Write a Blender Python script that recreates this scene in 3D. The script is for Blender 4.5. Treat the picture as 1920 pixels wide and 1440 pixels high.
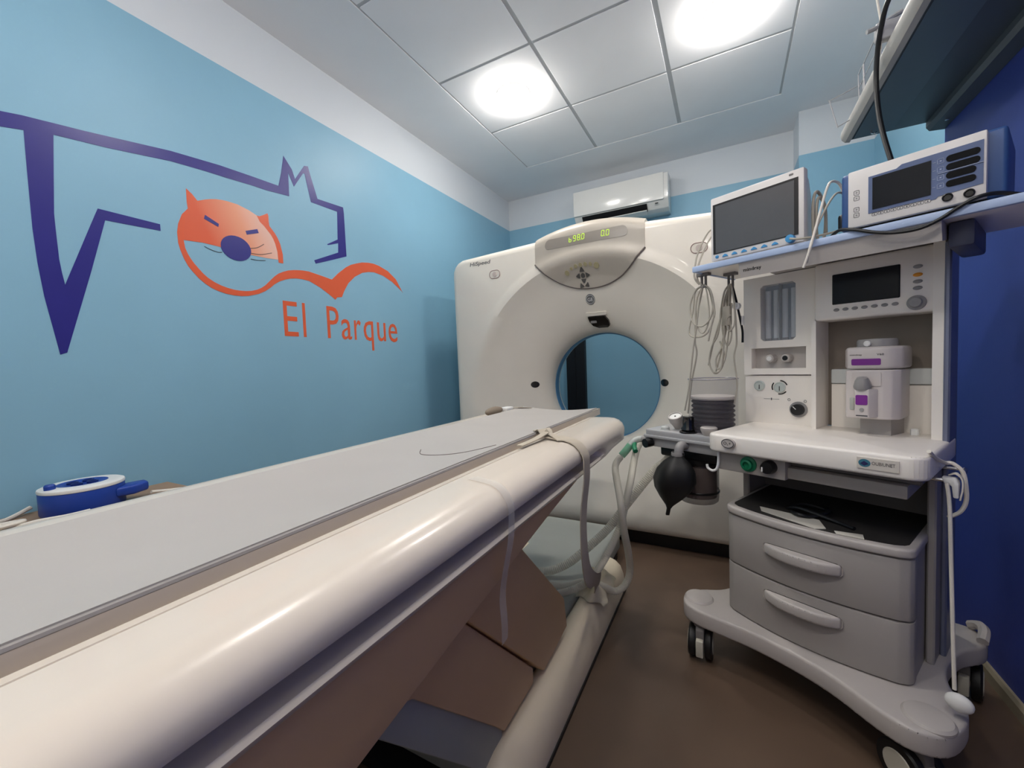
import bpy, bmesh, math, random
from mathutils import Vector, Matrix
random.seed(7)

for o in list(bpy.data.objects):
    bpy.data.objects.remove(o, do_unlink=True)
C = bpy.context.scene.collection
S = bpy.context.scene

# ---------------------------------------------------------------- camera
cam = bpy.data.cameras.new('camera')
cam.sensor_width = 36.0
cam.lens = 760.745 / 1920 * 36.0
cam.clip_start = 0.02
camo = bpy.data.objects.new('camera', cam)
C.objects.link(camo)
_r = Vector((0.88299288, 0.46787209, -0.03767337))
_d = Vector((-0.01030951, -0.06091023, -0.99809001))
_f = Vector((-0.46927315, 0.88169476, -0.04895977))
mw = Matrix.Identity(4)
for i in range(3):
    mw[i][0] = _r[i]; mw[i][1] = -_d[i]; mw[i][2] = -_f[i]
mw[2][3] = 1.10
camo.matrix_world = mw
S.camera = camo

# ---------------------------------------------------------------- world, lights, exposure
w = bpy.data.worlds.new('world'); S.world = w; w.use_nodes = True
bg = w.node_tree.nodes['Background']
bg.inputs[0].default_value = (0.5, 0.55, 0.65, 1); bg.inputs[1].default_value = 0.05
S.view_settings.view_transform = 'Standard'
S.view_settings.look = 'None'
S.view_settings.gamma = 1.0
S.view_settings.use_curve_mapping = False
S.view_settings.exposure = 0.0
LAMP_STRENGTH = 96.0
LAMP_COLOR = (1.0, 0.95, 0.89, 1)
LAMPS = [(-1.17, 2.36), (0.02, 2.355), (-0.596, 1.135), (0.02, -0.085), (-0.98, -0.085)]

# ---------------------------------------------------------------- helpers
def lin(c):
    return tuple(((x / 255) / 12.92 if x / 255 <= 0.04045 else ((x / 255 + 0.055) / 1.055) ** 2.4) for x in c)

MATS = {}
def mat(name, rgb, rough=0.5, metal=0.0, var=0.04, scale=6.0, bump=0.0, bscale=200.0, coat=0.0, alpha=1.0, trans=0.0, emit=None, estr=0.0, ior=1.45, spec=0.5):
    if name in MATS: return MATS[name]
    m = bpy.data.materials.new(name); m.use_nodes = True
    nt = m.node_tree; b = nt.nodes['Principled BSDF']
    c = lin(rgb)
    tc = nt.nodes.new('ShaderNodeTexCoord')
    nz = nt.nodes.new('ShaderNodeTexNoise'); nz.inputs['Scale'].default_value = scale; nz.inputs['Detail'].default_value = 4
    nt.links.new(tc.outputs['Object'], nz.inputs['Vector'])
    rp = nt.nodes.new('ShaderNodeValToRGB')
    rp.color_ramp.elements[0].position = 0.3; rp.color_ramp.elements[1].position = 0.7
    rp.color_ramp.elements[0].color = (*[x * (1 - var) for x in c], 1)
    rp.color_ramp.elements[1].color = (*[min(1, x * (1 + var)) for x in c], 1)
    nt.links.new(nz.outputs['Fac'], rp.inputs['Fac'])
    nt.links.new(rp.outputs['Color'], b.inputs['Base Color'])
    b.inputs['Roughness'].default_value = rough
    b.inputs['Metallic'].default_value = metal
    b.inputs['IOR'].default_value = ior
    b.inputs['Specular IOR Level'].default_value = spec
    if coat: b.inputs['Coat Weight'].default_value = coat; b.inputs['Coat Roughness'].default_value = 0.08
    if trans: b.inputs['Transmission Weight'].default_value = trans
    if alpha < 1: b.inputs['Alpha'].default_value = alpha
    if emit:
        b.inputs['Emission Color'].default_value = (*lin(emit), 1); b.inputs['Emission Strength'].default_value = estr
    if bump:
        n2 = nt.nodes.new('ShaderNodeTexNoise'); n2.inputs['Scale'].default_value = bscale; n2.inputs['Detail'].default_value = 3
        nt.links.new(tc.outputs['Object'], n2.inputs['Vector'])
        bp = nt.nodes.new('ShaderNodeBump'); bp.inputs['Strength'].default_value = bump; bp.inputs['Distance'].default_value = 0.002
        nt.links.new(n2.outputs['Fac'], bp.inputs['Height']); nt.links.new(bp.outputs['Normal'], b.inputs['Normal'])
    MATS[name] = m
    return m

def split_paint(name, low, high, z, rough=0.45):
    """wall paint: one colour up to the height z, another above"""
    m = mat(name, low, rough, var=0.03, scale=2.0, bump=0.15, bscale=60)
    nt = m.node_tree; b = nt.nodes['Principled BSDF']
    src = b.inputs['Base Color'].links[0].from_socket
    geo = nt.nodes.new('ShaderNodeNewGeometry'); sp = nt.nodes.new('ShaderNodeSeparateXYZ')
    nt.links.new(geo.outputs['Position'], sp.inputs[0])
    gt = nt.nodes.new('ShaderNodeMath'); gt.operation = 'GREATER_THAN'; gt.inputs[1].default_value = z
    nt.links.new(sp.outputs['Z'], gt.inputs[0])
    mx = nt.nodes.new('ShaderNodeMix'); mx.data_type = 'RGBA'
    nt.links.new(gt.outputs[0], mx.inputs[0]); nt.links.new(src, mx.inputs[6]); mx.inputs[7].default_value = (*lin(high), 1)
    nt.links.new(mx.outputs[2], b.inputs['Base Color'])
    return m

def catmull(pts, n=8, closed=False):
    P = [Vector(p) for p in pts]; out = []
    L = len(P); rng = range(L if closed else L - 1)
    for i in rng:
        if closed:
            a, b, c, d = P[(i - 1) % L], P[i], P[(i + 1) % L], P[(i + 2) % L]
        else:
            a, b, c, d = P[max(i - 1, 0)], P[i], P[i + 1], P[min(i + 2, L - 1)]
        for k in range(n):
            t = k / n
            out.append(0.5 * ((2 * b) + (-a + c) * t + (2 * a - 5 * b + 4 * c - d) * t * t + (-a + 3 * b - 3 * c + d) * t ** 3))
    if not closed: out.append(P[-1])
    return out

class MB:
    def __init__(s): s.v = []; s.f = []
    def add(s, vs, fs):
        o = len(s.v); s.v += [tuple(v) for v in vs]; s.f += [tuple(i + o for i in f) for f in fs]; return s
    def bm(s, bm, M=None):
        bm.verts.index_update()
        s.add([(M @ v.co if M else v.co) for v in bm.verts], [[v.index for v in f.verts] for f in bm.faces]); bm.free(); return s
    def box(s, x0, x1, y0, y1, z0, z1):
        v = [(x, y, z) for z in (z0, z1) for y in (y0, y1) for x in (x0, x1)]
        return s.add(v, [(0, 2, 3, 1), (4, 5, 7, 6), (0, 1, 5, 4), (2, 6, 7, 3), (0, 4, 6, 2), (1, 3, 7, 5)])
    def rbox(s, x0, x1, y0, y1, z0, z1, r=0.01, seg=3, M=None):
        b = bmesh.new(); bmesh.ops.create_cube(b, size=1)
        for v in b.verts:
            v.co = Vector(((x0 + x1) / 2 + v.co.x * (x1 - x0), (y0 + y1) / 2 + v.co.y * (y1 - y0), (z0 + z1) / 2 + v.co.z * (z1 - z0)))
        r = min(r, 0.49 * min(x1 - x0, y1 - y0, z1 - z0))
        bmesh.ops.bevel(b, geom=list(b.edges), offset=r, segments=seg, profile=0.5, affect='EDGES')
        return s.bm(b, M)
    def cyl(s, p0, p1, r0, r1=None, n=24, cap=True):
        r1 = r0 if r1 is None else r1
        p0, p1 = Vector(p0), Vector(p1); d = (p1 - p0).normalized()
        a = d.orthogonal().normalized(); b = d.cross(a)
        vs = []
        for p, r in ((p0, r0), (p1, r1)):
            for k in range(n):
                t = 2 * math.pi * k / n
                vs.append(p + (a * math.cos(t) + b * math.sin(t)) * r)
        fs = [(k, (k + 1) % n, n + (k + 1) % n, n + k) for k in range(n)]
        if cap: fs += [tuple(range(n - 1, -1, -1)), tuple(range(n, 2 * n))]
        return s.add(vs, fs)
    def lathe(s, prof, o=(0, 0, 0), ax=(0, 0, 1), n=32, closed=False):
        """prof: list of (radius, distance along the axis)"""
        o = Vector(o); d = Vector(ax).normalized(); a = d.orthogonal().normalized(); b = d.cross(a)
        vs = []; fs = []
        for r, h in prof:
            for k in range(n):
                t = 2 * math.pi * k / n
                vs.append(o + d * h + (a * math.cos(t) + b * math.sin(t)) * max(r, 1e-5))
        m = len(prof)
        for i in range(m if closed else m - 1):
            j = (i + 1) % m
            for k in range(n):
                fs.append((i * n + k, i * n + (k + 1) % n, j * n + (k + 1) % n, j * n + k))
        return s.add(vs, fs)
    def tube(s, pts, r, n=8, smooth=6, closed=False, corr=0.0):
        P = catmull(pts, smooth, closed) if smooth else [Vector(p) for p in pts]
        L = len(P); vs = []; fs = []; up = None
        for i, p in enumerate(P):
            if closed: d = P[(i + 1) % L] - P[i - 1]
            else: d = P[min(i + 1, L - 1)] - P[max(i - 1, 0)]
            d = d.normalized() if d.length > 1e-9 else Vector((0, 0, 1))
            if up is None: up = d.orthogonal().normalized()
            up = (up - d * up.dot(d)); up = up.normalized() if up.length > 1e-6 else d.orthogonal().normalized()
            b = d.cross(up)
            rr = r * (1 + (corr if i % 2 else 0))
            for k in range(n):
                t = 2 * math.pi * k / n
                vs.append(p + (up * math.cos(t) + b * math.sin(t)) * rr)
        for i in range(L if closed else L - 1):
            j = (i + 1) % L
            for k in range(n):
                fs.append((i * n + k, i * n + (k + 1) % n, j * n + (k + 1) % n, j * n + k))
        if not closed: fs += [tuple(range(n - 1, -1, -1)), tuple(range((L - 1) * n, L * n))]
        return s.add(vs, fs)
    def prism(s, poly, plane, lo, hi, r=0.0, seg=2):
        """poly in the plane 'xy','yz' or 'xz', extruded along the remaining axis; r rounds every edge"""
        def P(a, b, c): return {'xy': (a, b, c), 'yz': (c, a, b), 'xz': (a, c, b)}[plane]
        b = bmesh.new(); n = len(poly)
        v0 = [b.verts.new(P(x, y, lo)) for x, y in poly]; v1 = [b.verts.new(P(x, y, hi)) for x, y in poly]
        b.faces.new(v0[::-1]); b.faces.new(v1)
        for k in range(n): b.faces.new((v0[k], v0[(k + 1) % n], v1[(k + 1) % n], v1[k]))
        bmesh.ops.recalc_face_normals(b, faces=list(b.faces))
        if r: bmesh.ops.bevel(b, geom=list(b.edges), offset=r, segments=seg, profile=0.5, affect='EDGES')
        return s.bm(b)
    def sphere(s, c, rx, ry=None, rz=None, u=24, v=14):
        ry = ry or rx; rz = rz or rx
        b = bmesh.new(); bmesh.ops.create_uvsphere(b, u_segments=u, v_segments=v, radius=1)
        for q in b.verts: q.co = Vector((c[0] + q.co.x * rx, c[1] + q.co.y * ry, c[2] + q.co.z * rz))
        return s.bm(b)
    def grid(s, rows, closed=False):
        m = len(rows); n = len(rows[0]); vs = [p for r in rows for p in r]; fs = []
        for i in range(m - 1):
            for k in range(n if closed else n - 1):
                fs.append((i * n + k, i * n + (k + 1) % n, (i + 1) * n + (k + 1) % n, (i + 1) * n + k))
        return s.add(vs, fs)
    def ribbon(s, pts, side, w, t=0.002, smooth=6):
        """flat strap: pts the centre line, side the width direction (one vector, or one per point)"""
        P = catmull(pts, smooth); L = len(P)
        sd = side if isinstance(side, list) else [side] * len(pts)
        S_ = catmull(sd, smooth)
        rows = []
        for i in range(L):
            d = (P[min(i + 1, L - 1)] - P[max(i - 1, 0)]).normalized()
            a = (S_[i] - d * S_[i].dot(d)).normalized(); nn = d.cross(a)
            h = a * (w / 2); k = nn * (t / 2)
            rows.append([P[i] - h - k, P[i] + h - k, P[i] + h + k, P[i] - h + k])
        s.grid(rows, True)
        o = len(s.v) - 4 * L
        s.f += [(o + 3, o + 2, o + 1, o), (o + 4 * L - 4, o + 4 * L - 3, o + 4 * L - 2, o + 4 * L - 1)]
        return s
    def text(s, txt, o, right, up, height=None, width=None, depth=0.0006, bold=0.0, box=None):
        """lettering; o = lower left corner, right/up unit vectors; scaled to height (and width)"""
        cu = bpy.data.curves.new('t', 'FONT'); cu.body = txt; cu.size = 1; cu.extrude = 0.01; cu.offset = bold; cu.resolution_u = 3
        ob = bpy.data.objects.new('t', cu); C.objects.link(ob)
        dg = bpy.context.evaluated_depsgraph_get()
        me = ob.evaluated_get(dg).to_mesh()
        vs = [v.co.copy() for v in me.vertices]; fs = [tuple(p.vertices) for p in me.polygons]
        ob.evaluated_get(dg).to_mesh_clear()
        bpy.data.objects.remove(ob); bpy.data.curves.remove(cu)
        x0 = min(v.x for v in vs); x1 = max(v.x for v in vs); y0 = min(v.y for v in vs); y1 = max(v.y for v in vs)
        sy = height / (y1 - y0) if height else width / (x1 - x0)
        sx = width / (x1 - x0) if width else sy
        o = Vector(o); R_ = Vector(right).normalized(); U = Vector(up).normalized(); N = R_.cross(U)
        s.add([o + R_ * ((v.x - x0) * sx) + U * ((v.y - y0) * sy) + N * (v.z * 100 * depth * 0.5 + depth * 0.5) for v in vs], fs)
        return s
    def xf(s, M):
        s.v = [tuple(M @ Vector(v)) for v in s.v]; return s
    def mesh(s, name, smooth=35):
        me = bpy.data.meshes.new(name); me.from_pydata(s.v, [], s.f); me.validate(); me.update()
        b = bmesh.new(); b.from_mesh(me); bmesh.ops.recalc_face_normals(b, faces=list(b.faces)); b.to_mesh(me); b.free()
        if smooth:
            me.polygons.foreach_set('use_smooth', [True] * len(me.polygons))
            me.set_sharp_from_angle(angle=math.radians(smooth))
        return me
    def build(s, name, m, parent=None, smooth=35, world=False, label=None):
        if world and parent is not None:
            I = base_matrix(parent).inverted(); s.xf(I)
        me = s.mesh(name, smooth); me.materials.append(m)
        o = bpy.data.objects.new(name, me); C.objects.link(o)
        if parent is not None: o.parent = parent
        if label: o['label'] = label
        return o

def base_matrix(o):
    M = Matrix.Translation(o.location) @ o.rotation_euler.to_matrix().to_4x4()
    return base_matrix(o.parent) @ M if o.parent else M

def tag(o, label, cat, group=None):
    o['label'] = label; o['category'] = cat
    if group: o['group'] = group
    return o
def struct(o, label=None):
    o['kind'] = 'structure'
    if label: o['label'] = label
    return o
def thing(name, label, cat, loc=(0, 0, 0), rz=0.0, group=None):
    o = bpy.data.objects.new(name, None); o.empty_display_size = 0.05; C.objects.link(o)
    o.location = loc; o.rotation_euler = (0, 0, rz)
    return tag(o, label, cat, group)
def ellipse(cx, cy, a, b, n=24):
    return [(cx + a * math.cos(2 * math.pi * k / n), cy + b * math.sin(2 * math.pi * k / n)) for k in range(n)]
def rrect(x0, x1, y0, y1, r, n=5):
    out = []
    for cx, cy, a0 in ((x1 - r, y1 - r, 0), (x0 + r, y1 - r, 90), (x0 + r, y0 + r, 180), (x1 - r, y0 + r, 270)):
        for k in range(n + 1):
            t = math.radians(a0 + 90 * k / n); out.append((cx + r * math.cos(t), cy + r * math.sin(t)))
    return out

# ---------------------------------------------------------------- materials
CYAN = split_paint('cyan wall paint', (132, 178, 202), (208, 214, 220), 2.49)
NAVY = split_paint('navy wall paint', (46, 64, 142), (214, 214, 220), 2.49)
PLAIN = mat('plain white wall paint', (238, 236, 232), 0.6, bump=0.1, bscale=60)
CEIL = mat('white ceiling board', (244, 244, 246), 0.8, var=0.02, scale=3, bump=0.1, bscale=120)
TBAR = mat('grey ceiling grid', (196, 198, 200), 0.6)
FLOORM = mat('brown vinyl floor', (98, 80, 66), 0.42, var=0.16, scale=1.6, bump=0.05, bscale=90)
BASEB = mat('tan skirting', (150, 140, 120), 0.6)
SHELL = mat('cream moulded plastic', (232, 225, 213), 0.34, var=0.015, coat=0.15)
SHELL2 = mat('glossy ivory table cover', (220, 210, 197), 0.26, var=0.012, coat=0.25)
MAUVE = mat('warm grey table skirt', (222, 184, 142), 0.45, var=0.02)
BEIGE = mat('beige base plastic', (238, 224, 198), 0.42, var=0.03)
GREEN_G = mat('dim grey painted steel', (168, 172, 166), 0.5)
CONSOLE = mat('warm grey console plastic', (186, 178, 166), 0.38, var=0.02)
STRIP = mat('smoked display window', (150, 143, 134), 0.25, var=0.01)
DARKB = mat('dark button rubber', (84, 82, 80), 0.5)
YELB = mat('tan button', (176, 166, 130), 0.5)
LED = mat('green display segments', (150, 190, 30), 0.4, emit=(196, 226, 80), estr=0.9)
BLACK = mat('black plastic', (22, 22, 24), 0.35)
BLACKR = mat('black rubber', (20, 20, 21), 0.5, bump=0.1, bscale=150)
BLKGLOSS = mat('glossy black plastic', (14, 14, 15), 0.12, coat=0.5)
SCREEN = mat('dark grey screen glass', (84, 82, 84), 0.3, var=0.02, coat=0.6)
SCREEN2 = mat('black blue screen glass', (14, 18, 26), 0.18, spec=0.25)
BEZEL = mat('dark screen border', (38, 34, 34), 0.3)
PAD = mat('grey vinyl mattress', (178, 174, 170), 0.5, var=0.02, bump=0.06, bscale=300)
SEAM = mat('dark seam', (110, 100, 96), 0.6)
RINGB = mat('blue bore ring', (74, 122, 158), 0.35)
CARTW = mat('off-white cart plastic', (244, 238, 231), 0.38, var=0.015)
CARTG = mat('cart grey plastic', (164, 159, 155), 0.42, var=0.02)
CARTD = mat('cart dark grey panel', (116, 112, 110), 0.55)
CARTBASE = mat('cart base grey', (188, 182, 178), 0.42, var=0.02)
PALEB = mat('pale blue shelf edge', (172, 190, 222), 0.4)
KNOBG = mat('mid grey knob', (150, 148, 148), 0.4)
CHROME = mat('brushed metal', (200, 200, 202), 0.25, metal=1.0)
METALG = mat('cast grey metal', (176, 176, 178), 0.35, metal=0.15)
WHITEP = mat('white plastic', (228, 228, 226), 0.35)
VAPW = mat('white vaporizer casing', (210, 202, 199), 0.35, var=0.015)
PURPLE = mat('purple label', (124, 44, 142), 0.4)
ORANGEK = mat('orange key', (240, 160, 50), 0.4)
BLUEK = mat('blue key', (72, 150, 205), 0.35)
DEFBLUE = mat('defibrillator blue casing', (50, 82, 136), 0.45)
DEFPANEL = mat('defibrillator slate panel', (84, 100, 138), 0.5)
DEFW = mat('defibrillator white face', (222, 218, 216), 0.4)
INK = mat('dark grey print', (70, 70, 74), 0.6)
INKL = mat('pale print', (170, 180, 205), 0.6)
GREENP = mat('green connector', (18, 122, 84), 0.35)
GLASS = mat('clear acrylic', (140, 134, 146), 0.08, alpha=0.09, var=0.0)
SMOKE = mat('smoky clear jar', (120, 108, 104), 0.15, alpha=0.55, var=0.0)
HOSE = mat('translucent hose', (226, 222, 208), 0.4, alpha=0.62, var=0.02)
TAPE = mat('clear adhesive tape', (240, 236, 230), 0.2, alpha=0.24, var=0.0)
STRAP = mat('beige webbing strap', (186, 176, 160), 0.75, var=0.05, bump=0.3, bscale=600)
CABLEG = mat('grey cable sheath', (176, 170, 158), 0.5)
CABLEW = mat('white cable sheath', (224, 218, 208), 0.45)
CABLEB = mat('black cable sheath', (20, 22, 26), 0.45)
WOOD = mat('brown laminate board', (150, 124, 100), 0.5, var=0.08, scale=9)
REELB = mat('blue reel plastic', (24, 60, 150), 0.4)
ORANGE = mat('orange wall vinyl', (214, 92, 56), 0.35, var=0.02)
VIOLET = mat('violet wall vinyl', (44, 42, 124), 0.32, var=0.03)
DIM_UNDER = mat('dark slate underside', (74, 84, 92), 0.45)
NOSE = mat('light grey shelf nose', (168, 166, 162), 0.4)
ACW = mat('air conditioner white', (220, 220, 217), 0.18, var=0.01, coat=0.3)
PAPER = mat('scrap paper', (214, 210, 200), 0.8)

# ---------------------------------------------------------------- room shell
H_C = 2.79
struct(MB().box(-2.1, 1.0, -0.9, 3.95, -0.1, 0.0).build('floor', FLOORM, smooth=0))
struct(MB().box(-2.1, -2.0, -0.9, 3.95, 0, 2.9).build('wall_left', CYAN, smooth=0))
struct(MB().box(-2.0, 1.0, 3.83, 3.95, 0, 2.9).build('wall_back', CYAN, smooth=0))
struct(MB().box(0.46, 0.87, 3.565, 3.83, 0, H_C).build('wall_pillar', CYAN, smooth=0))
struct(MB().box(0.87, 1.0, 2.25, 3.83, 0, 2.9).build('wall_right_far', CYAN, smooth=0))
struct(MB().box(0.76, 1.0, -0.9, 2.25, 0, 2.9).build('wall_right', NAVY, smooth=0))
struct(MB().box(-2.0, 0.76, -0.9, -0.8, 0, 2.9).build('wall_front_bounce', PLAIN, smooth=0))  # unseen wall, set close and painted white to bounce light forward
struct(MB().prism([(0.745, 0), (0.76, 0), (0.76, 0.045), (0.752, 0.045), (0.745, 0.035)], 'xz', -0.8, 2.25).build('baseboard_right', BASEB, smooth=0))
# black post standing on the rear wall, seen through the bore
p = MB(); p.box(-1.395, -1.21, 3.775, 3.829, 0.0, 2.05); p.box(-1.31, -1.302, 3.768, 3.776, 0.0, 2.05)
tag(p.build('wall_post', mat('matt black panel', (16, 17, 22), 0.5), smooth=0), 'tall narrow black panel on the rear wall, seen through the scanner bore', 'panel')

ceil = struct(MB().box(-2.0, 1.0, -0.8, 3.83, 2.7965, 2.9).build('ceiling', TBAR, smooth=0))
GX = [-1.513, -0.904, -0.288, 0.328]; GY = [3.27, 2.66, 2.05, 1.44, 0.83, 0.22, -0.39]
for name, (x0, x1, y0, y1) in zip(['border_panel'] * 4, [(-2.0, GX[0], -0.8, 3.83), (GX[3], 1.0, -0.8, 3.83), (GX[0], GX[3], GY[0], 3.83), (GX[0], GX[3], -0.8, GY[-1])]):
    MB().box(x0, x1, y0, y1, H_C, 2.7965).build(name, CEIL, ceil, smooth=0)
tile_me = None
for i in range(3):
    for j in range(len(GY) - 1):
        x0, x1, y1, y0 = GX[i], GX[i + 1], GY[j], GY[j + 1]
        if tile_me is None:
            tile_me = MB().rbox(-0.295, 0.295, -0.296, 0.296, 0.0, 0.005, 0.001, 1).mesh('ceiling_tile'); tile_me.materials.append(CEIL)
        o = bpy.data.objects.new('ceiling_tile', tile_me); C.objects.link(o); o.parent = ceil
        o.location = ((x0 + x1) / 2, (y0 + y1) / 2, 2.7915)

# ceiling downlights
def downlight(x, y, label):
    t = thing('ceiling_downlight', label, 'ceiling light', (x, y, 2.79), group='round ceiling downlights')
    MB().lathe([(0.096, 0.0), (0.106, 0.0), (0.106, -0.005), (0.103, -0.009), (0.096, -0.009)], n=40, closed=True).build('trim_ring', WHITEP, t)
    em = mat('lit lamp diffuser', (255, 250, 240), 0.5)
    b = em.node_tree.nodes['Principled BSDF']
    b.inputs['Emission Color'].default_value = LAMP_COLOR; b.inputs['Emission Strength'].default_value = LAMP_STRENGTH
    MB().lathe([(0.0, -0.058), (0.05, -0.056), (0.080, -0.047), (0.096, -0.032), (0.100, -0.014)], n=40).build('diffuser', em, t)
LAB = ['glowing round ceiling downlight nearest the blue wall mural', 'glowing round ceiling downlight at the top edge near the equipment shelf',
       'ceiling downlight above the scanner table, out of frame overhead',
       'ceiling downlight right above the viewer on the navy wall side', 'ceiling downlight right above the viewer on the mural wall side']
for (x, y), l in zip(LAMPS, LAB): downlight(x, y, l)

# ---------------------------------------------------------------- wall mural (vinyl on the left wall)
DOG=[(0.3505,1.9383),(0.4215,1.9503),(0.4656,1.9598),(0.6147,1.9805),(0.8673,2.0220),(1.0502,2.0385),(1.1844,2.0431),(1.3203,2.0462),(1.3391,2.1182),(1.3566,2.2105),(1.3992,2.1579),(1.4141,2.1144),(1.4722,2.2064),(1.4947,2.2126),(1.5075,2.1666),(1.5424,2.0556),(1.7130,2.0631),(1.7164,2.0301),(1.7179,1.7776),(1.5076,1.6935),(1.4990,1.7106),(1.6604,1.7883),(1.6641,1.8429),(1.5941,1.8156),(1.5873,1.8184),(1.6619,1.8639),(1.6694,2.0249),(1.5010,2.0246),(1.4794,2.1277),(1.4725,2.1645),(1.4631,2.1636),(1.4053,2.0728),(1.3773,2.1358),(1.3748,2.0131),(1.2579,2.0017),(1.1815,1.9997),(1.0780,1.9929),(0.9901,1.9893),(0.8646,1.9799),(0.6686,1.9472),(0.5341,1.9308),(0.5259,1.7914),(0.5187,1.6656),(0.5193,1.6003),(0.5211,1.5117),(0.5247,1.4693),(0.5297,1.4287),(0.6227,1.6973),(0.6295,1.7163),(0.8118,1.7118),(0.8118,1.6856),(0.6471,1.6798),(0.5981,1.4863),(0.5200,1.1971),(0.5031,1.1898),(0.4916,1.2810),(0.4787,1.3823),(0.4704,1.4925),(0.4666,1.5985),(0.4664,1.6497),(0.4664,1.7940),(0.4672,1.9138),(0.4185,1.9019),(0.3471,1.8842)]
SWOOSH=[(0.9126,1.8053),(0.8898,1.7753),(0.8740,1.7326),(0.8679,1.6962),(0.8688,1.6531),(0.8744,1.6261),(0.8853,1.5912),(0.8986,1.5630),(0.9146,1.5415),(0.9348,1.5179),(0.9578,1.4988),(0.9816,1.4840),(1.0085,1.4738),(1.0408,1.4663),(1.0745,1.4635),(1.1048,1.4645),(1.1338,1.4687),(1.1845,1.4855),(1.2165,1.5028),(1.2443,1.5237),(1.2672,1.5451),(1.2960,1.5640),(1.3251,1.5776),(1.3546,1.5871),(1.3846,1.5930),(1.4212,1.5948),(1.4618,1.5915),(1.5255,1.5665),(1.5807,1.5364),(1.6228,1.5105),(1.6348,1.5258),(1.6685,1.5316),(1.6862,1.5683),(1.7205,1.6205),(1.7711,1.6671),(1.8308,1.7015),(1.8785,1.7153),(1.9273,1.7225),(2.0046,1.7137),(2.0847,1.6865),(2.1729,1.6362),(2.1827,1.6264),(2.1214,1.7086),(2.0501,1.7512),(1.9715,1.7720),(1.9267,1.7765),(1.8809,1.7738),(1.8311,1.7651),(1.7890,1.7508),(1.7480,1.7348),(1.7104,1.7133),(1.6519,1.6668),(1.6055,1.6231),(1.5368,1.6331),(1.4611,1.6429),(1.4275,1.6416),(1.4028,1.6390),(1.3725,1.6340),(1.3428,1.6263),(1.3163,1.6153),(1.2902,1.6012),(1.2699,1.5844),(1.2511,1.5654),(1.2197,1.5318),(1.1993,1.5163),(1.1795,1.5053),(1.1527,1.4956),(1.1256,1.4906),(1.0994,1.4891),(1.0762,1.4895),(1.0471,1.4940),(1.0211,1.5004),(0.9940,1.5115),(0.9698,1.5261),(0.9524,1.5414),(0.9365,1.5597),(0.9210,1.5785),(0.9095,1.5963),(0.9001,1.6143),(0.8920,1.6367),(0.8885,1.6688),(0.8907,1.7023),(0.8994,1.7485),(0.9108,1.7783)]
ARC=[(1.2131,1.8362),(1.2327,1.8212),(1.2634,1.7880),(1.2743,1.7698),(1.2836,1.7471),(1.2920,1.7093),(1.2954,1.6568),(1.3192,1.6576),(1.3194,1.7020),(1.3088,1.7532),(1.2968,1.7808),(1.2844,1.8001),(1.2595,1.8287),(1.2568,1.8487),(1.2574,1.8774),(1.2529,1.8890),(1.2337,1.8755),(1.2123,1.8624),(1.1997,1.8627)]
FACE=[(0.8885,1.6688),(0.8907,1.7023),(0.8994,1.7485),(0.9108,1.7783),(0.9126,1.8053),(0.9106,1.8333),(0.9114,1.8884),(0.9324,1.8715),(0.9506,1.8498),(0.9819,1.8658),(1.0032,1.8745),(1.0247,1.8813),(1.0488,1.8858),(1.0710,1.8877),(1.1142,1.8874),(1.1635,1.8767),(1.1997,1.8627),(1.2131,1.8362),(1.2327,1.8212),(1.2634,1.7880),(1.2743,1.7698),(1.2836,1.7471),(1.2920,1.7093),(1.2936,1.6711),(1.2354,1.6669),(1.1592,1.6660),(1.0282,1.6729),(0.9592,1.6750)]
NOSE_P=[(1.1550,1.6583),(1.1469,1.6473),(1.1361,1.6382),(1.1233,1.6314),(1.1091,1.6273),(1.0944,1.6261),(1.0798,1.6276),(1.0661,1.6319),(1.0539,1.6385),(1.0438,1.6473),(1.0362,1.6577),(1.0315,1.6692),(1.0298,1.6813),(1.0312,1.6935),(1.0357,1.7052),(1.0430,1.7158),(1.0529,1.7248),(1.0649,1.7318),(1.0784,1.7365),(1.0929,1.7385),(1.1077,1.7377),(1.1219,1.7341),(1.1349,1.7278),(1.1459,1.7191),(1.1543,1.7085),(1.1596,1.6964),(1.1616,1.6835),(1.1600,1.6706)]
EYE1=[(0.9754,1.7978),(1.0284,1.7739),(1.0253,1.7600),(0.9702,1.7803)]
EYE2=[(1.1421,1.7739),(1.1978,1.7974),(1.2035,1.7801),(1.1470,1.7578)]
W1=[(1.1613,1.6975),(1.1918,1.7073),(1.2251,1.7318)]
W2=[(1.1622,1.6741),(1.2076,1.6782),(1.2624,1.6978)]
W3=[(1.1579,1.6466),(1.1890,1.6473),(1.2280,1.6540)]
W4=[(0.9643,1.6603),(0.9885,1.6521),(1.0147,1.6475),(1.0332,1.6505)]
def decal(pts, x0=-2.0, t=0.0012):
    return MB().prism(pts, 'yz', x0, x0 + t)
dog = thing('wall_decal', 'large violet angular dog outline stuck on the blue wall', 'wall decal', (-2.0, 1.0, 1.9))
decal(DOG).build('dog_outline', VIOLET, dog, smooth=0, world=True)
cat = thing('wall_decal', 'orange cat head with violet nose and sweeping tail line on the blue wall', 'wall decal', (-2.0, 1.1, 1.65))
FACEM = mat('orange fading cat print', (216, 100, 62), 0.35)
nt = FACEM.node_tree; b = nt.nodes['Principled BSDF']
geo = nt.nodes.new('ShaderNodeNewGeometry'); sp = nt.nodes.new('ShaderNodeSeparateXYZ'); nt.links.new(geo.outputs['Position'], sp.inputs[0])
m1 = nt.nodes.new('ShaderNodeMath'); m1.operation = 'MULTIPLY_ADD'; m1.inputs[1].default_value = 2.6; m1.inputs[2].default_value = -2.55
nt.links.new(sp.outputs['Y'], m1.inputs[0])
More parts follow.
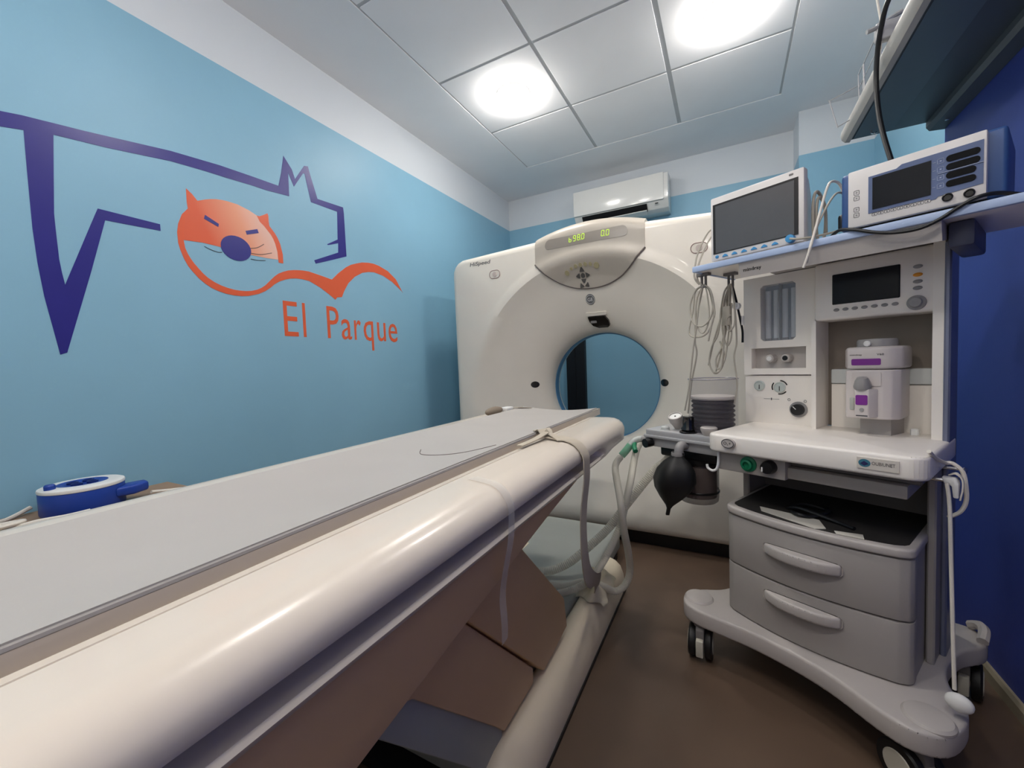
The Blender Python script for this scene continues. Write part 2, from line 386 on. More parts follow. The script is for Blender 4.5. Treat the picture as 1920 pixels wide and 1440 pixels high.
m2 = nt.nodes.new('ShaderNodeMath'); m2.operation = 'MULTIPLY_ADD'; m2.inputs[1].default_value = 1.0; m2.inputs[2].default_value = -1.72
nt.links.new(sp.outputs['Z'], m2.inputs[0])
m3 = nt.nodes.new('ShaderNodeMath'); m3.operation = 'ADD'; m3.use_clamp = True
nt.links.new(m1.outputs[0], m3.inputs[0]); nt.links.new(m2.outputs[0], m3.inputs[1])
rp = nt.nodes.new('ShaderNodeValToRGB'); rp.color_ramp.elements[0].color = (*lin((212, 92, 58)), 1); rp.color_ramp.elements[1].color = (*lin((226, 204, 196)), 1)
e = rp.color_ramp.elements.new(0.45); e.color = (*lin((224, 150, 118)), 1)
nt.links.new(m3.outputs[0], rp.inputs['Fac']); nt.links.new(rp.outputs['Color'], b.inputs['Base Color'])
decal(FACE, -2.0, 0.0010).build('cat_face', FACEM, cat, smooth=0, world=True)
decal(SWOOSH, -2.0, 0.0014).build('tail_line', ORANGE, cat, smooth=0, world=True)
decal(ARC, -2.0, 0.0014).build('cheek_line', ORANGE, cat, smooth=0, world=True)
decal(NOSE_P, -2.0, 0.0024).build('nose', VIOLET, cat, smooth=0, world=True)
decal(EYE1, -2.0, 0.0022).build('eye', VIOLET, cat, smooth=0, world=True)
decal(EYE2, -2.0, 0.0022).build('eye', VIOLET, cat, smooth=0, world=True)
for wk in (W1, W2, W3, W4):
    MB().tube([(-1.9985, y, z) for y, z in wk], 0.0013, 6, 5).build('whisker', INK, cat, world=True)
let = thing('wall_lettering', 'orange lettering El Parque on the blue wall below the cat tail', 'lettering', (-2.0, 1.7, 1.283))
for ch, (y0, z1), (y1, z0) in [('E', (1.303, 1.468), (1.380, 1.288)), ('l', (1.409, 1.468), (1.425, 1.287)), ('P', (1.558, 1.468), (1.637, 1.287)), ('a', (1.653, 1.404), (1.726, 1.283)),
                               ('r', (1.746, 1.404), (1.797, 1.284)), ('q', (1.818, 1.405), (1.896, 1.220)), ('u', (1.929, 1.403), (2.002, 1.281)), ('e', (2.028, 1.403), (2.109, 1.279))]:
    MB().text(ch, (-2.0, y0, z0), (0, 1, 0), (0, 0, 1), z1 - z0, y1 - y0, 0.0012).build('letter', ORANGE, let, smooth=0, world=True)

# ---------------------------------------------------------------- air conditioner on the rear wall
ac = thing('air_conditioner', 'white wall-mounted air conditioner above the scanner', 'air conditioner', (-0.82, 3.83, 2.34))
MB().prism([(0, 0.0), (0, 0.305), (-0.05, 0.305), (-0.185, 0.295), (-0.20, 0.28), (-0.20, 0.085), (-0.15, 0.02), (-0.10, 0.0)], 'yz', -0.405, 0.405, 0.006).build('housing', ACW, ac)
MB().rbox(-0.405, 0.37, -0.207, -0.195, 0.075, 0.292, 0.004).build('front_panel', ACW, ac)
MB().prism([(-0.192, 0.066), (-0.150, 0.012), (-0.156, 0.010), (-0.200, 0.064)], 'yz', -0.33, 0.235).build('air_outlet', BLACK, ac, smooth=0)
MB().prism([(-0.158, -0.006), (-0.20, 0.012), (-0.202, 0.006), (-0.158, -0.012)], 'yz', -0.33, 0.235).build('louver', ACW, ac, smooth=0)
MB().rbox(0.30, 0.325, -0.197, -0.188, 0.050, 0.058, 0.002).build('indicator', BLACK, ac)

# ---------------------------------------------------------------- overhead equipment shelf on the right wall
sh = thing('wall_shelf', 'dark overhead equipment shelf on the navy wall, seen from below', 'shelf', (0.60, 1.5, 1.99))
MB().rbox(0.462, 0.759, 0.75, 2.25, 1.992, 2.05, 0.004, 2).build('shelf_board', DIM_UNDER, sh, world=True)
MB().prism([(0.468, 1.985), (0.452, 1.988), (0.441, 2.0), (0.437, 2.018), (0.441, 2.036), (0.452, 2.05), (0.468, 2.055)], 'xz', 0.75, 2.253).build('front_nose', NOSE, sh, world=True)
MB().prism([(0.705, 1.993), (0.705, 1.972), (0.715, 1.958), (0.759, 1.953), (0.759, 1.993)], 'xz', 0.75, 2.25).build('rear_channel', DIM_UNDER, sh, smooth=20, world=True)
MB().box(0.506, 0.510, 0.75, 2.22, 1.9895, 1.9925).build('bright_seam', CHROME, sh, smooth=0, world=True)
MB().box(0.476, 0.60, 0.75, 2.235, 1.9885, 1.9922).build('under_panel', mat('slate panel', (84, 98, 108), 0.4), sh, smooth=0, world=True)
for y in (2.19, 1.30):
    k = MB(); k.tube([(0.525, y, 1.99), (0.525, y, 1.978), (0.533, y - 0.008, 1.971), (0.540, y, 1.978)], 0.003, 8, 5); k.build('cable_clip', CHROME, sh, world=True)
for y in (2.16, 1.35):
    MB().lathe([(0.0, 0), (0.006, 0), (0.006, -0.003), (0.0, -0.004)], (0.735, y, 1.954), n=12).build('screw', CHROME, sh, world=True)

wr = thing('wire_rack', 'bent wire hanger loop at the front edge of the overhead shelf', 'wire rack', (0.43, 2.1, 2.055))
MB().tube([(0.476, 2.1, 2.14), (0.43, 2.1, 2.123), (0.376, 2.1, 2.106), (0.374, 2.1, 2.10), (0.397, 2.1, 2.002), (0.401, 2.1, 1.998), (0.436, 2.1, 2.012)], 0.0022, 8, 4).build('loop', METALG, wr, world=True)
MB().tube([(0.476, 2.1, 2.14), (0.478, 2.1, 2.10), (0.478, 2.1, 2.052)], 0.0022, 8, 4).build('loop_post', METALG, wr, world=True)
wr2 = thing('wire_rack', 'thin wire guard standing along the front edge of the overhead shelf', 'wire rack', (0.46, 1.9, 2.055))
for a, bb in ((1.80, 1.98), (1.99, 2.05)):
    MB().tube([(0.455, a, 2.052), (0.452, a, 2.14), (0.452, a + 0.01, 2.15), (0.452, bb - 0.01, 2.15), (0.452, bb, 2.14), (0.455, bb, 2.052)], 0.002, 6, 3).build('guard_wire', METALG, wr2, world=True)
    MB().tube([(0.453, a, 2.10), (0.453, bb, 2.10)], 0.0016, 6, 0).build('guard_wire', METALG, wr2, world=True)
cl = thing('pole_clamp', 'grey metal pole clamp with white tie cord on the shelf edge', 'clamp', (0.44, 1.7, 2.055))
MB().rbox(0.415, 0.475, 1.69, 1.72, 2.052, 2.105, 0.006).build('clamp_body', METALG, cl, world=True)
MB().tube([(0.392, 1.69, 2.085), (0.42, 1.695, 2.093), (0.45, 1.70, 2.110), (0.478, 1.70, 2.120)], 0.007, 8, 4).build('clamp_lever', METALG, cl, world=True)
MB().tube([(0.41, 1.705, 2.26), (0.42, 1.70, 2.17), (0.428, 1.70, 2.112)], 0.0035, 8, 4).build('tie_cord', CABLEW, cl, world=True)
MB().tube([(0.428, 1.688, 2.10), (0.428, 1.70, 2.06), (0.430, 1.71, 2.03)], 0.003, 8, 4).build('tie_cord', CABLEW, cl, world=True)
bc = MB(); bc.tube([(0.50, 1.35, 2.075), (0.46, 1.47, 2.12), (0.425, 1.60, 2.115), (0.422, 1.675, 2.075), (0.424, 1.72, 2.01), (0.427, 1.735, 1.93), (0.428, 1.70, 1.81), (0.44, 1.655, 1.68), (0.46, 1.62, 1.56), (0.475, 1.60, 1.47)], 0.0068, 10, 8)
tag(bc.build('power_cable', CABLEB), 'thick black cable hanging from the overhead shelf down behind the defibrillator', 'cable')

# ---------------------------------------------------------------- CT scanner gantry (local x across, y depth from the front face, z up)
gan = thing('ct_scanner', 'cream CT scanner gantry with round bore and display console', 'scanner', (-0.73, 2.38, 0.0))
ZC = 0.93
def gtop(x):
    a = abs(x)
    return 1.925 - 0.052 * (a / 0.33) ** 2 if a < 0.33 else 1.873 - 0.035 * (a - 0.33) / 0.66
def ginside(x, z):
    if abs(x) > 0.99: return False
    zt = gtop(x)
    if z > zt or z < 0.085: return False
    rc = 0.09
    if abs(x) > 0.99 - rc:
        if z > zt - rc: return (abs(x) - (0.99 - rc)) ** 2 + (z - (zt - rc)) ** 2 < rc * rc
        if z < 0.085 + rc: return (abs(x) - (0.99 - rc)) ** 2 + (z - 0.085 - rc) ** 2 < rc * rc
    return True
def gR(t):
    lo, hi = 0.4, 1.6
    for _ in range(40):
        m_ = (lo + hi) / 2
        if ginside(m_ * math.cos(t), ZC + m_ * math.sin(t)): lo = m_
        else: hi = m_
    return lo
FUN = [(0.356, 0.405), (0.353, 0.375), (0.354, 0.335), (0.358, 0.30), (0.367, 0.268), (0.385, 0.238), (0.415, 0.208), (0.46, 0.178), (0.53, 0.140), (0.61, 0.100), (0.69, 0.062), (0.75, 0.035), (0.79, 0.018), (0.82, 0.007), (0.845, 0.002), (0.87, 0.0)]
def rings(R, t=1.57):
    bl = 0.034 * max(0.0, min(1.0, (math.sin(t) - 0.1) / 0.5))
    k = (min(0.87, R - 0.07) - 0.353) / (0.87 - 0.353)
    out = [(0.353 + (r - 0.353) * k, y - bl * math.exp(-((r - 0.785) / 0.05) ** 2)) for r, y in FUN]
    out += [(R - 0.055, 0.0), (R - 0.032, 0.004), (R - 0.014, 0.014), (R - 0.004, 0.030), (R, 0.055), (R, 0.45), (R - 0.02, 0.49), (R - 0.06, 0.51), (0.56, 0.51), (0.47, 0.495), (0.41, 0.46), (0.372, 0.43)]  # body kept shallow so more light reaches the wall behind the bore
    return out
NA = 240
angs = [2 * math.pi * k / NA for k in range(NA)]
cols = [[(r * math.cos(t), y, ZC + r * math.sin(t)) for r, y in rings(gR(t), t)] for t in angs]
cols.append(cols[0])
g = MB(); n_r = len(cols[0])
vs = [p_ for c in cols[:-1] for p_ in c]; fs = []
for i in range(NA):
    j = (i + 1) % NA
    for k in range(n_r):
        k2 = (k + 1) % n_r
        fs.append((i * n_r + k, j * n_r + k, j * n_r + k2, i * n_r + k2))
g.add(vs, fs).build('housing', SHELL, gan, smooth=40)
def gy(x, z):
    """depth of the front surface at (x, z)"""
    r = math.hypot(x, z - ZC); R = gR(math.atan2(z - ZC, x)); P = rings(R, math.atan2(z - ZC, x))[2:len(FUN) + 5]
    if r >= P[-1][0]: return P[-1][1]
    for (r0, y0), (r1, y1) in zip(P, P[1:]):
        if r <= r1: return y0 + (y1 - y0) * (r - r0) / max(1e-6, r1 - r0)
    return 0.0
def gn(x, z):
    e = 0.004
    return Vector((gy(x + e, z) - gy(x - e, z), -2 * e, gy(x, z + e) - gy(x, z - e))).normalized()
def on_g(x, z, lift=0.0):
    return Vector((x, gy(x, z), z)) + gn(x, z) * lift
def g_disc(poly, lift0, lift1):
    """plate with outline poly (x, z) lying on the gantry surface"""
    b = MB(); n = len(poly); cx = sum(p_[0] for p_ in poly) / n; cz = sum(p_[1] for p_ in poly) / n
    rows = []
    for l, s_ in ((lift0, 1.0), (lift1, 1.0), (lift1, 0.6), (lift1, 0.05)):
        rows.append([on_g(cx + (x - cx) * s_, cz + (z - cz) * s_, l) for x, z in poly])
    b.grid(rows, True); o = len(b.v) - n; b.f.append(tuple(range(o, o + n)))
    return b
MB().box(-0.86, 0.86, 0.07, 0.46, 0.0, 0.10).build('base_plinth', BLACK, gan, smooth=0)
# bore liner ring
MB().lathe([(0.3535, 0.375), (0.350, 0.372), (0.350, 0.322), (0.3555, 0.318)], (0, 0, ZC), (0, 1, 0), 96, closed=True).build('bore_ring', RINGB, gan)

# console: warm grey panel that follows the surface
def cbot(u):
    return 1.555 + 0.165 * abs(u) ** 2.3
rows = []
NU, NV = 44, 30
for iv in range(NV + 1):
    v_ = iv / NV; row = []
    for iu in range(NU + 1):
        u_ = -1 + 2 * iu / NU; x = 0.332 * u_; z0 = cbot(u_); z1 = gtop(x) - 0.006
        row.append(on_g(x, z0 + (z1 - z0) * v_, 0.011))
    rows.append(row)
top_row = [(p_[0], p_[1] + 0.03, p_[2] + 0.016) for p_ in rows[-1]]
top_row2 = [(p_[0], p_[1] + 0.16, p_[2] + 0.016) for p_ in rows[-1]]
con = MB().grid(rows + [top_row, top_row2])
edge = rows[0][:] ; edge_in = [on_g(p_[0], p_[2], -0.004) for p_ in edge]; con.grid([edge, edge_in])
for c_ in (0, -1):
    col = [r_[c_] for r_ in rows] + [top_row[c_], top_row2[c_]]
    con.grid([col, [(p_[0], p_[1] + 0.03, p_[2] - 0.012) for p_ in col]])
conso = con.build('console_panel', CONSOLE, gan, smooth=50)
# dark edge line under the console
MB().tube([on_g(0.334 * (-1 + 2 * k / 40), cbot(-1 + 2 * k / 40) - 0.003, 0.006) for k in range(41)], 0.005, 8, 0).build('console_edge', SEAM, conso)
# display window and glowing digits
pl = [(x, z + 0.045 * (1 - (x / 0.33) ** 2) - 0.012) for x, z in rrect(-0.262, 0.242, 1.785, 1.845, 0.029)]
dw = g_disc(pl, 0.010, 0.0135).build('display_window', STRIP, conso)
SEGS = {'b': 'cdefg', '9': 'abcdfg', '8': 'abcdefg', '0': 'abcdef'}
def digit(mb, ch, x, z, w_, h_):
    s_ = {'a': ((0, 1), (1, 1)), 'b': ((1, 1), (1, .5)), 'c': ((1, .5), (1, 0)), 'd': ((0, 0), (1, 0)), 'e': ((0, .5), (0, 0)), 'f': ((0, 1), (0, .5)), 'g': ((0, .5), (1, .5))}
    for q in SEGS[ch]:
        (a0, b0), (a1, b1) = s_[q]
        P0 = (x + a0 * w_ + b0 * h_ * 0.10, z + b0 * h_); P1 = (x + a1 * w_ + b1 * h_ * 0.10, z + b1 * h_)
        d = Vector((P1[0] - P0[0], P1[1] - P0[1])).normalized(); gap = 0.0012
        A = (P0[0] + d.x * gap, P0[1] + d.y * gap); B = (P1[0] - d.x * gap, P1[1] - d.y * gap)
        mb.tube([on_g(*A, 0.0145), on_g(*B, 0.0145)], 0.0019, 6, 0)
dg_ = MB()
for ch, x, z in (('b', -0.105, 1.819), ('9', -0.078, 1.820), ('8', -0.052, 1.822), ('0', -0.026, 1.823)): digit(dg_, ch, x, z, 0.014, 0.031 if ch != 'b' else 0.026)
dg_.sphere(on_g(-0.0305, 1.822, 0.0145), 0.0022, u=8, v=6)
dg_.build('digits', LED, conso, label='glowing yellow-green digits of the left readout')
dg_ = MB()
for ch, x, z in (('0', 0.092, 1.820), ('0', 0.120, 1.819)): digit(dg_, ch, x, z, 0.015, 0.031)
dg_.sphere(on_g(0.1125, 1.819, 0.0145), 0.0022, u=8, v=6)
dg_.build('digits', LED, conso, label='glowing yellow-green digits of the right readout')
# buttons
for (x, z, r_) in [(-0.135, 1.652, 0.014), (-0.103, 1.672, 0.009), (-0.073, 1.682, 0.011), (-0.043, 1.686, 0.011), (-0.013, 1.686, 0.011), (0.018, 1.683, 0.010), (0.053, 1.672, 0.016)]:
    g_disc(ellipse(x, z, r_, r_, 16), 0.010, 0.0145).build('round_button', YELB, conso)
cx, cz = -0.042, 1.629
def poly_off(pts, ang, dx, dz):
    c_, s_ = math.cos(math.radians(ang)), math.sin(math.radians(ang))
    return [(cx + dx + x * c_ - z * s_, cz + dz + x * s_ + z * c_) for x, z in pts]
g_disc(ellipse(cx, cz, 0.013, 0.014, 16), 0.010, 0.015).build('round_button', DARKB, conso)
arrow = [(-0.013, -0.008), (0.013, -0.008), (0.009, 0.002), (0.002, 0.012), (-0.002, 0.012), (-0.009, 0.002)]
for a_, dx, dz in ((0, 0, 0.031), (180, 0, -0.029), (90, -0.028, 0), (-90, 0.028, 0), (135, -0.018, -0.058), (-135, 0.018, -0.056)):
    g_disc(poly_off([(x_ * 1.15, z_ * 1.15) for x_, z_ in arrow], a_, dx, dz), 0.010, 0.015).build('arrow_button', DARKB, conso)

# emblem: ring with script letters
em = g_disc(ellipse(-0.025, 1.487, 0.029, 0.031, 32), 0.0, 0.003).build('emblem', mat('emblem grey', (104, 104, 104), 0.4), gan)
P0 = on_g(-0.025, 1.487, 0.0035); N0 = gn(-0.025, 1.487); U0 = (Vector((0, 0, 1)) - N0 * N0.z).normalized(); X0 = U0.cross(N0)
lt = MB(); lt.text('GE', P0 - X0 * 0.017 - U0 * 0.011, X0, U0, 0.022, 0.034, 0.001)
lt.tube([P0 + (X0 * math.cos(2 * math.pi * k / 24) * 0.0255 + U0 * math.sin(2 * math.pi * k / 24) * 0.027) for k in range(24)], 0.0012, 6, 0, closed=True)
lt.build('emblem_letters', WHITEP, em, smooth=0)
# positioning laser window above the bore
blk = g_disc([(x + 0.005, z) for x, z in rrect(-0.075, 0.060, 1.392, 1.412, 0.009)], 0.0, 0.012).build('laser_hood', SHELL, gan)
lw = g_disc([(-0.058, 1.386), (0.052, 1.386), (0.072, 1.358), (0.075, 1.332), (0.062, 1.323), (0.0, 1.323), (-0.035, 1.337), (-0.052, 1.360)], 0.0, 0.016)
lwo = lw.build('laser_window', BLKGLOSS, gan)
g_disc(rrect(-0.045, -0.005, 1.352, 1.366, 0.004), 0.015, 0.0175).build('window_sticker', KNOBG, lwo)
for s_, rr in ((-1, 0.452), (1, 0.392)):
    g_disc(ellipse(s_ * rr, 0.952, 0.026, 0.022, 24), -0.001, 0.002).build('laser_port', BLKGLOSS, gan)
# printed name and service plates
P0 = on_g(-0.832, 1.772, 0.0004)
MB().text('HiSpeed', P0, (1, 0, 0), (0.22, 0, 1), 0.034, 0.160, 0.0006, bold=0.018).build('nameplate', mat('grey print', (120, 118, 116), 0.5), gan, smooth=0)
for cx_, cz_ in ((-0.635, 1.702), (0.605, 1.672)):
    pl = g_disc(rrect(cx_ - 0.040, cx_ + 0.040, cz_ - 0.026, cz_ + 0.026, 0.025), 0.0, 0.002).build('button_plate', SHELL, gan)
    MB().tube([on_g(x, z, 0.0022) for x, z in rrect(cx_ - 0.040, cx_ + 0.040, cz_ - 0.026, cz_ + 0.026, 0.025)], 0.0022, 6, 0, closed=True).build('plate_outline', mat('reddish grey line', (150, 124, 118), 0.5), pl)
    g_disc(ellipse(cx_, cz_, 0.016, 0.016, 20), 0.002, 0.006).build('round_button', mat('pale pink button', (208, 194, 186), 0.5), pl)

# ---------------------------------------------------------------- patient table (authored in world metres, long axis along Y)
tab = thing('scanner_table', 'long ivory scanner table with grey concave mattress', 'patient table', (-0.73, 0.9, 0.0))
XC = -0.73
def sm(a, b, x):
    t = max(0.0, min(1.0, (x - a) / (b - a))); return t * t * (3 - 2 * t)
def section(Y):
    g_ = 1 - sm(1.29, 1.37, Y)            # grip groove fades out before the end
    lift = 0.05 * sm(1.38, 1.72, Y)        # belly rises towards the gantry
    e = sm(1.64, 1.735, Y)
    h = [(0.0, 0.832), (0.2055, 0.832), (0.2065, 0.861), (0.222, 0.8625), (0.2235, 0.859), (0.225, 0.859), (0.2265, 0.863), (0.290, 0.8635), (0.315, 0.861), (0.335, 0.852), (0.349, 0.838), (0.3555, 0.822),
         (0.3555 - 0.003 * g_, 0.808), (0.354 - 0.014 * g_, 0.801), (0.3535 - 0.040 * g_, 0.794), (0.353 - 0.046 * g_, 0.785), (0.3525 - 0.034 * g_, 0.7785), (0.352 - 0.007 * g_, 0.7765), (0.351, 0.771 + lift * 0.3), (0.347, 0.763 + lift * 0.6), (0.335, 0.757 + lift), (0.325, 0.745 + lift), (0.0, 0.745 + lift)]
    h = [(u * (1 - 0.05 * e * e), (z - 0.81) * (1 - 0.16 * e * e) + 0.81) for u, z in h]
    return [(XC + u, Y, z) for u, z in h] + [(XC - u, Y, z) for u, z in h[-2:0:-1]]
st = [-0.6, -0.3, 0.0, 0.3, 0.6, 0.9, 1.15, 1.27, 1.29, 1.31, 1.33, 1.35, 1.37, 1.40, 1.45, 1.50, 1.55, 1.60, 1.64, 1.67, 1.695, 1.715, 1.728, 1.735]
cv = MB(); secs = [section(y) for y in st]; cv.grid(secs, True)
n = len(secs[0]); cv.f.append(tuple(range(n))); o_ = (len(secs) - 1) * n; cv.f.append(tuple(range(o_, o_ + n)))
cvo = cv.build('table_cover', SHELL2, tab, smooth=38, world=True)
# lower side skirt with tapering belly
MB().prism([(-0.6, 0.565), (0.30, 0.611), (0.77, 0.689), (0.95, 0.716), (1.17, 0.745), (1.20, 0.758), (-0.6, 0.758)], 'yz', -1.06, -0.402, 0.006).build('side_skirt', MAUVE, tab, world=True)
# cradle: white concave tray with grey mattress
def trough(half, cu, dz, th, y0, y1, round_end):
    rows_t, rows_b = [], []
    ys = [y0 + (y1 - y0) * k / 20 for k in range(17)] + [y1 - 0.16 * (y1 - y0) + 0.16 * (y1 - y0) * k / 12 for k in range(1, 13)]
    N = 20
    for k in range(N + 1):
        a = -1 + 2 * k / N; u = cu + half * a
        z = 0.872 - 0.018 * (1 - a * a) + dz
        rt, rb = [], []
        for y in ys:
            yy = y - (round_end * abs(a) ** 3 * max(0.0, (y - y0) / (y1 - y0)) ** 8)
            rt.append((XC + u, yy, z)); rb.append((XC + u, yy, z - th))
        rows_t.append(rt); rows_b.append(rb)
    m = MB(); m.grid(rows_t); m.grid(rows_b); m.grid([rows_t[0], rows_b[0]]); m.grid([rows_t[-1], rows_b[-1]])
    m.grid([[r_[0] for r_ in rows_t], [r_[0] for r_ in rows_b]]); m.grid([[r_[-1] for r_ in rows_t], [r_[-1] for r_ in rows_b]])
    return m
cr = trough(0.2045, -0.0205, 0.0, 0.030, -0.6, 1.94, 0.02).build('cradle', SHELL2, tab, smooth=40, world=True)
pad = trough(0.191, -0.011, 0.006, 0.012, -0.6, 1.91, 0.03).build('mattress', PAD, tab, smooth=40, world=True)
MB().tube([(XC - 0.011 + 0.191, y, 0.8715) for y in [-0.6 + 0.1 * k for k in range(25)]], 0.0045, 8, 0).build('piping', mat('grey piping', (150, 146, 144), 0.6), pad, world=True)
def padz(u): return 0.872 - 0.018 * (1 - ((u + 0.011) / 0.191) ** 2) + 0.0065
MB().tube([(XC + u, y, padz(u)) for u, y in ((-0.06, 0.905), (-0.02, 0.86), (0.04, 0.865), (0.10, 0.90), (0.15, 0.98))], 0.0012, 6, 5).build('seam_line', SEAM, pad, world=True)
# pedestal: slanted lift arms and floor base
MB().prism([(0.60, 0.655), (0.905, 0.690), (0.965, 0.592), (1.255, 0.300), (1.275, 0.19), (1.075, 0.17), (0.70, 0.545)], 'yz', -0.97, -0.497, 0.006).build('lift_arm', MAUVE, tab, world=True)
MB().prism([(0.30, 0.605), (0.60, 0.640), (0.705, 0.535), (1.02, 0.215), (1.02, 0.17), (0.845, 0.17), (0.815, 0.205), (0.53, 0.50)], 'yz', -0.95, -0.507, 0.006).build('lift_arm', MAUVE, tab, world=True)
MB().prism([(0.36, 0.565), (0.52, 0.52), (0.845, 0.195), (0.86, 0.06), (0.78, 0.06), (0.74, 0.16), (0.45, 0.49)], 'yz', -0.93, -0.516, 0.006).build('lift_arm', GREEN_G, tab, world=True)
MB().rbox(-1.0, -0.55, 0.80, 2.28, 0.025, 0.155, 0.02).build('floor_base', GREEN_G, tab, world=True)
for s_ in (1, -1):
    bm_ = MB(); sec = []
    for y, k in ((0.70, 0.0), (0.705, 0.35), (0.72, 0.62), (0.75, 0.85), (0.80, 0.97), (0.86, 1.0), (1.3, 1.0), (1.80, 1.0), (1.875, 1.0), (1.888, 0.98), (1.893, 0.94)):
        pts = [(-0.052, 0.012), (0.052, 0.012), (0.054, 0.05), (0.050, 0.09), (0.036, 0.128), (0.012, 0.150), (-0.012, 0.158), (-0.034, 0.155), (-0.048, 0.142), (-0.053, 0.11)]
        sec.append([(XC + s_ * (0.236 + a * (0.35 + 0.65 * k) if k else 0.236 + a * 0.35), y, max(0.012, 0.012 + (b_ - 0.012) * (0.25 + 0.75 * k))) for a, b_ in pts])
    bm_.grid(sec, True); m_ = len(pts); bm_.f.append(tuple(range(m_))); bm_.f.append(tuple(range((len(sec) - 1) * m_, len(sec) * m_)))
    bm_.build('base_beam', BEIGE, tab, smooth=45, world=True)
    MB().box(XC + s_ * 0.236 - 0.056, XC + s_ * 0.236 + 0.056, 0.74, 1.90, 0.0, 0.013).build('rubber_sole', BLACKR, tab, smooth=0, world=True)
MB().box(XC - 0.18, XC + 0.18, 0.74, 2.2, 0.0, 0.028).build('rubber_sole', BLACKR, tab, smooth=0, world=True)

# strap thrown over the table edge, and a length of clear tape
YV = Vector((0, 1, 0))
s1 = MB().ribbon([(-0.548, 1.22, 0.8805), (-0.525, 1.195, 0.882), (-0.50, 1.17, 0.872), (-0.46, 1.155, 0.8685), (-0.42, 1.145, 0.866), (-0.39, 1.14, 0.853), (-0.369, 1.135, 0.825), (-0.3655, 1.13, 0.79), (-0.366, 1.128, 0.755), (-0.372, 1.115, 0.68), (-0.374, 1.11, 0.62), (-0.376, 1.12, 0.54), (-0.385, 1.17, 0.45), (-0.40, 1.27, 0.375), (-0.425, 1.40, 0.31), (-0.455, 1.50, 0.235), (-0.475, 1.55, 0.180)], YV, 0.054, 0.003, 8)
tag(s1.build('body_strap', STRAP), 'beige webbing strap hanging over the edge of the scanner table', 'strap')
s2 = MB().ribbon([(-0.515, 1.00, 0.871), (-0.508, 1.08, 0.874), (-0.502, 1.14, 0.881), (-0.50, 1.165, 0.883), (-0.47, 1.145, 0.874), (-0.44, 1.12, 0.867)], [Vector((1, 0.1, 0))] * 3 + [Vector((0.5, 1, 0)), Vector((0, 1, 0)), Vector((0, 1, 0))], 0.020, 0.003, 6)
tag(s2.build('strap_tail', STRAP), 'short folded beige strap end under the body strap on the table', 'strap')
tp = MB().ribbon([(-0.475, 0.70, 0.8650), (-0.44, 0.69, 0.8655), (-0.410, 0.685, 0.8625), (-0.388, 0.68, 0.850), (-0.3735, 0.678, 0.825), (-0.372, 0.675, 0.79), (-0.374, 0.672, 0.755), (-0.385, 0.668, 0.70), (-0.394, 0.668, 0.645), (-0.396, 0.675, 0.59), (-0.40, 0.68, 0.545)], YV, 0.024, 0.0006, 6)
tag(tp.build('tape_strip', TAPE), 'clear plastic tape strip hanging over the middle of the table side', 'tape')
# soft bundle beside the far table corner
cb = thing('strap_roll', 'rolled grey strap with white buckle lying at the far table edge', 'strap', (-0.95, 1.70, 0.87))
MB().sphere((-0.962, 1.62, 0.885), 0.020, 0.075, 0.020).build('roll', mat('taupe cloth', (132, 120, 106), 0.8), cb, world=True)
MB().rbox(-0.975, -0.935, 1.70, 1.765, 0.870, 0.892, 0.006).build('buckle', WHITEP, cb, world=True)
MB().ribbon([(-0.955, 1.76, 0.884), (-0.93, 1.82, 0.880), (-0.90, 1.88, 0.872)], Vector((1, 0, 0)), 0.03, 0.003).build('strap_end', STRAP, cb, world=True)
# crumpled cloth on the floor beam
cp = MB(); rows = []
for i in range(15):
    r_ = []
    for j in range(11):
        a = i / 14; b_ = j / 10
        bump_ = 0.030 * math.sin(a * 9 + b_ * 4) * math.sin(b_ * 7 + 1) + 0.018 * math.sin(a * 17 - b_ * 11)
        fall = (1 - (2 * a - 1) ** 4) * (1 - (2 * b_ - 1) ** 4)
        x = XC + 0.180 + 0.115 * b_ + 0.008 * math.sin(a * 12)
        y = 1.50 + 0.22 * a + 0.012 * math.sin(b_ * 9)
        r_.append((x, y, 0.162 + max(0.0, (0.030 + bump_) * fall) - 0.010 * max(0, (b_ - .55)) - (0.03 * max(0, b_ - .7))))
    rows.append(r_)
cp.grid(rows); cp.grid([[(p_[0], p_[1], p_[2] - 0.004) for p_ in r_] for r_ in rows])
tag(cp.build('crumpled_cloth', mat('cream cloth', (214, 204, 180), 0.8, var=0.05), smooth=60), 'crumpled cream cloth lying on the beige floor beam of the table', 'cloth')

# ---------------------------------------------------------------- side board with cable reel along the left wall
sb = thing('side_table', 'low brown side table against the blue wall behind the scanner table', 'table', (-1.66, -0.1, 0))
MB().rbox(-1.998, -1.32, -0.75, 0.77, 0.648, 0.68, 0.003, 1).build('table_top', WOOD, sb, world=True)
for x in (-1.96, -1.37):
    for y in (-0.7, 0.72): MB().rbox(x - 0.025, x + 0.025, y - 0.025, y + 0.025, 0.0, 0.648, 0.003, 1).build('leg', WOOD, sb, world=True)
rl = thing('cable_reel', 'round blue and white extension cable reel on the side table', 'cable reel', (-1.872, 0.495, 0.68))
MB().lathe([(0.0, 0.002), (0.098, 0.002), (0.1, 0.006), (0.1, 0.070), (0.098, 0.074), (0.0, 0.074)], n=48).build('drum', REELB, rl)
MB().lathe([(0.058, 0.0735), (0.1005, 0.0735), (0.1015, 0.078), (0.100, 0.083), (0.094, 0.086), (0.064, 0.088), (0.058, 0.086)], n=48, closed=True).build('rim', WHITEP, rl)
hub = MB(); hub.lathe([(0.0, 0.083), (0.040, 0.083), (0.046, 0.086), (0.060, 0.088), (0.062, 0.085), (0.062, 0.073)], n=40)
hubo = hub.build('socket_plate', REELB, rl)
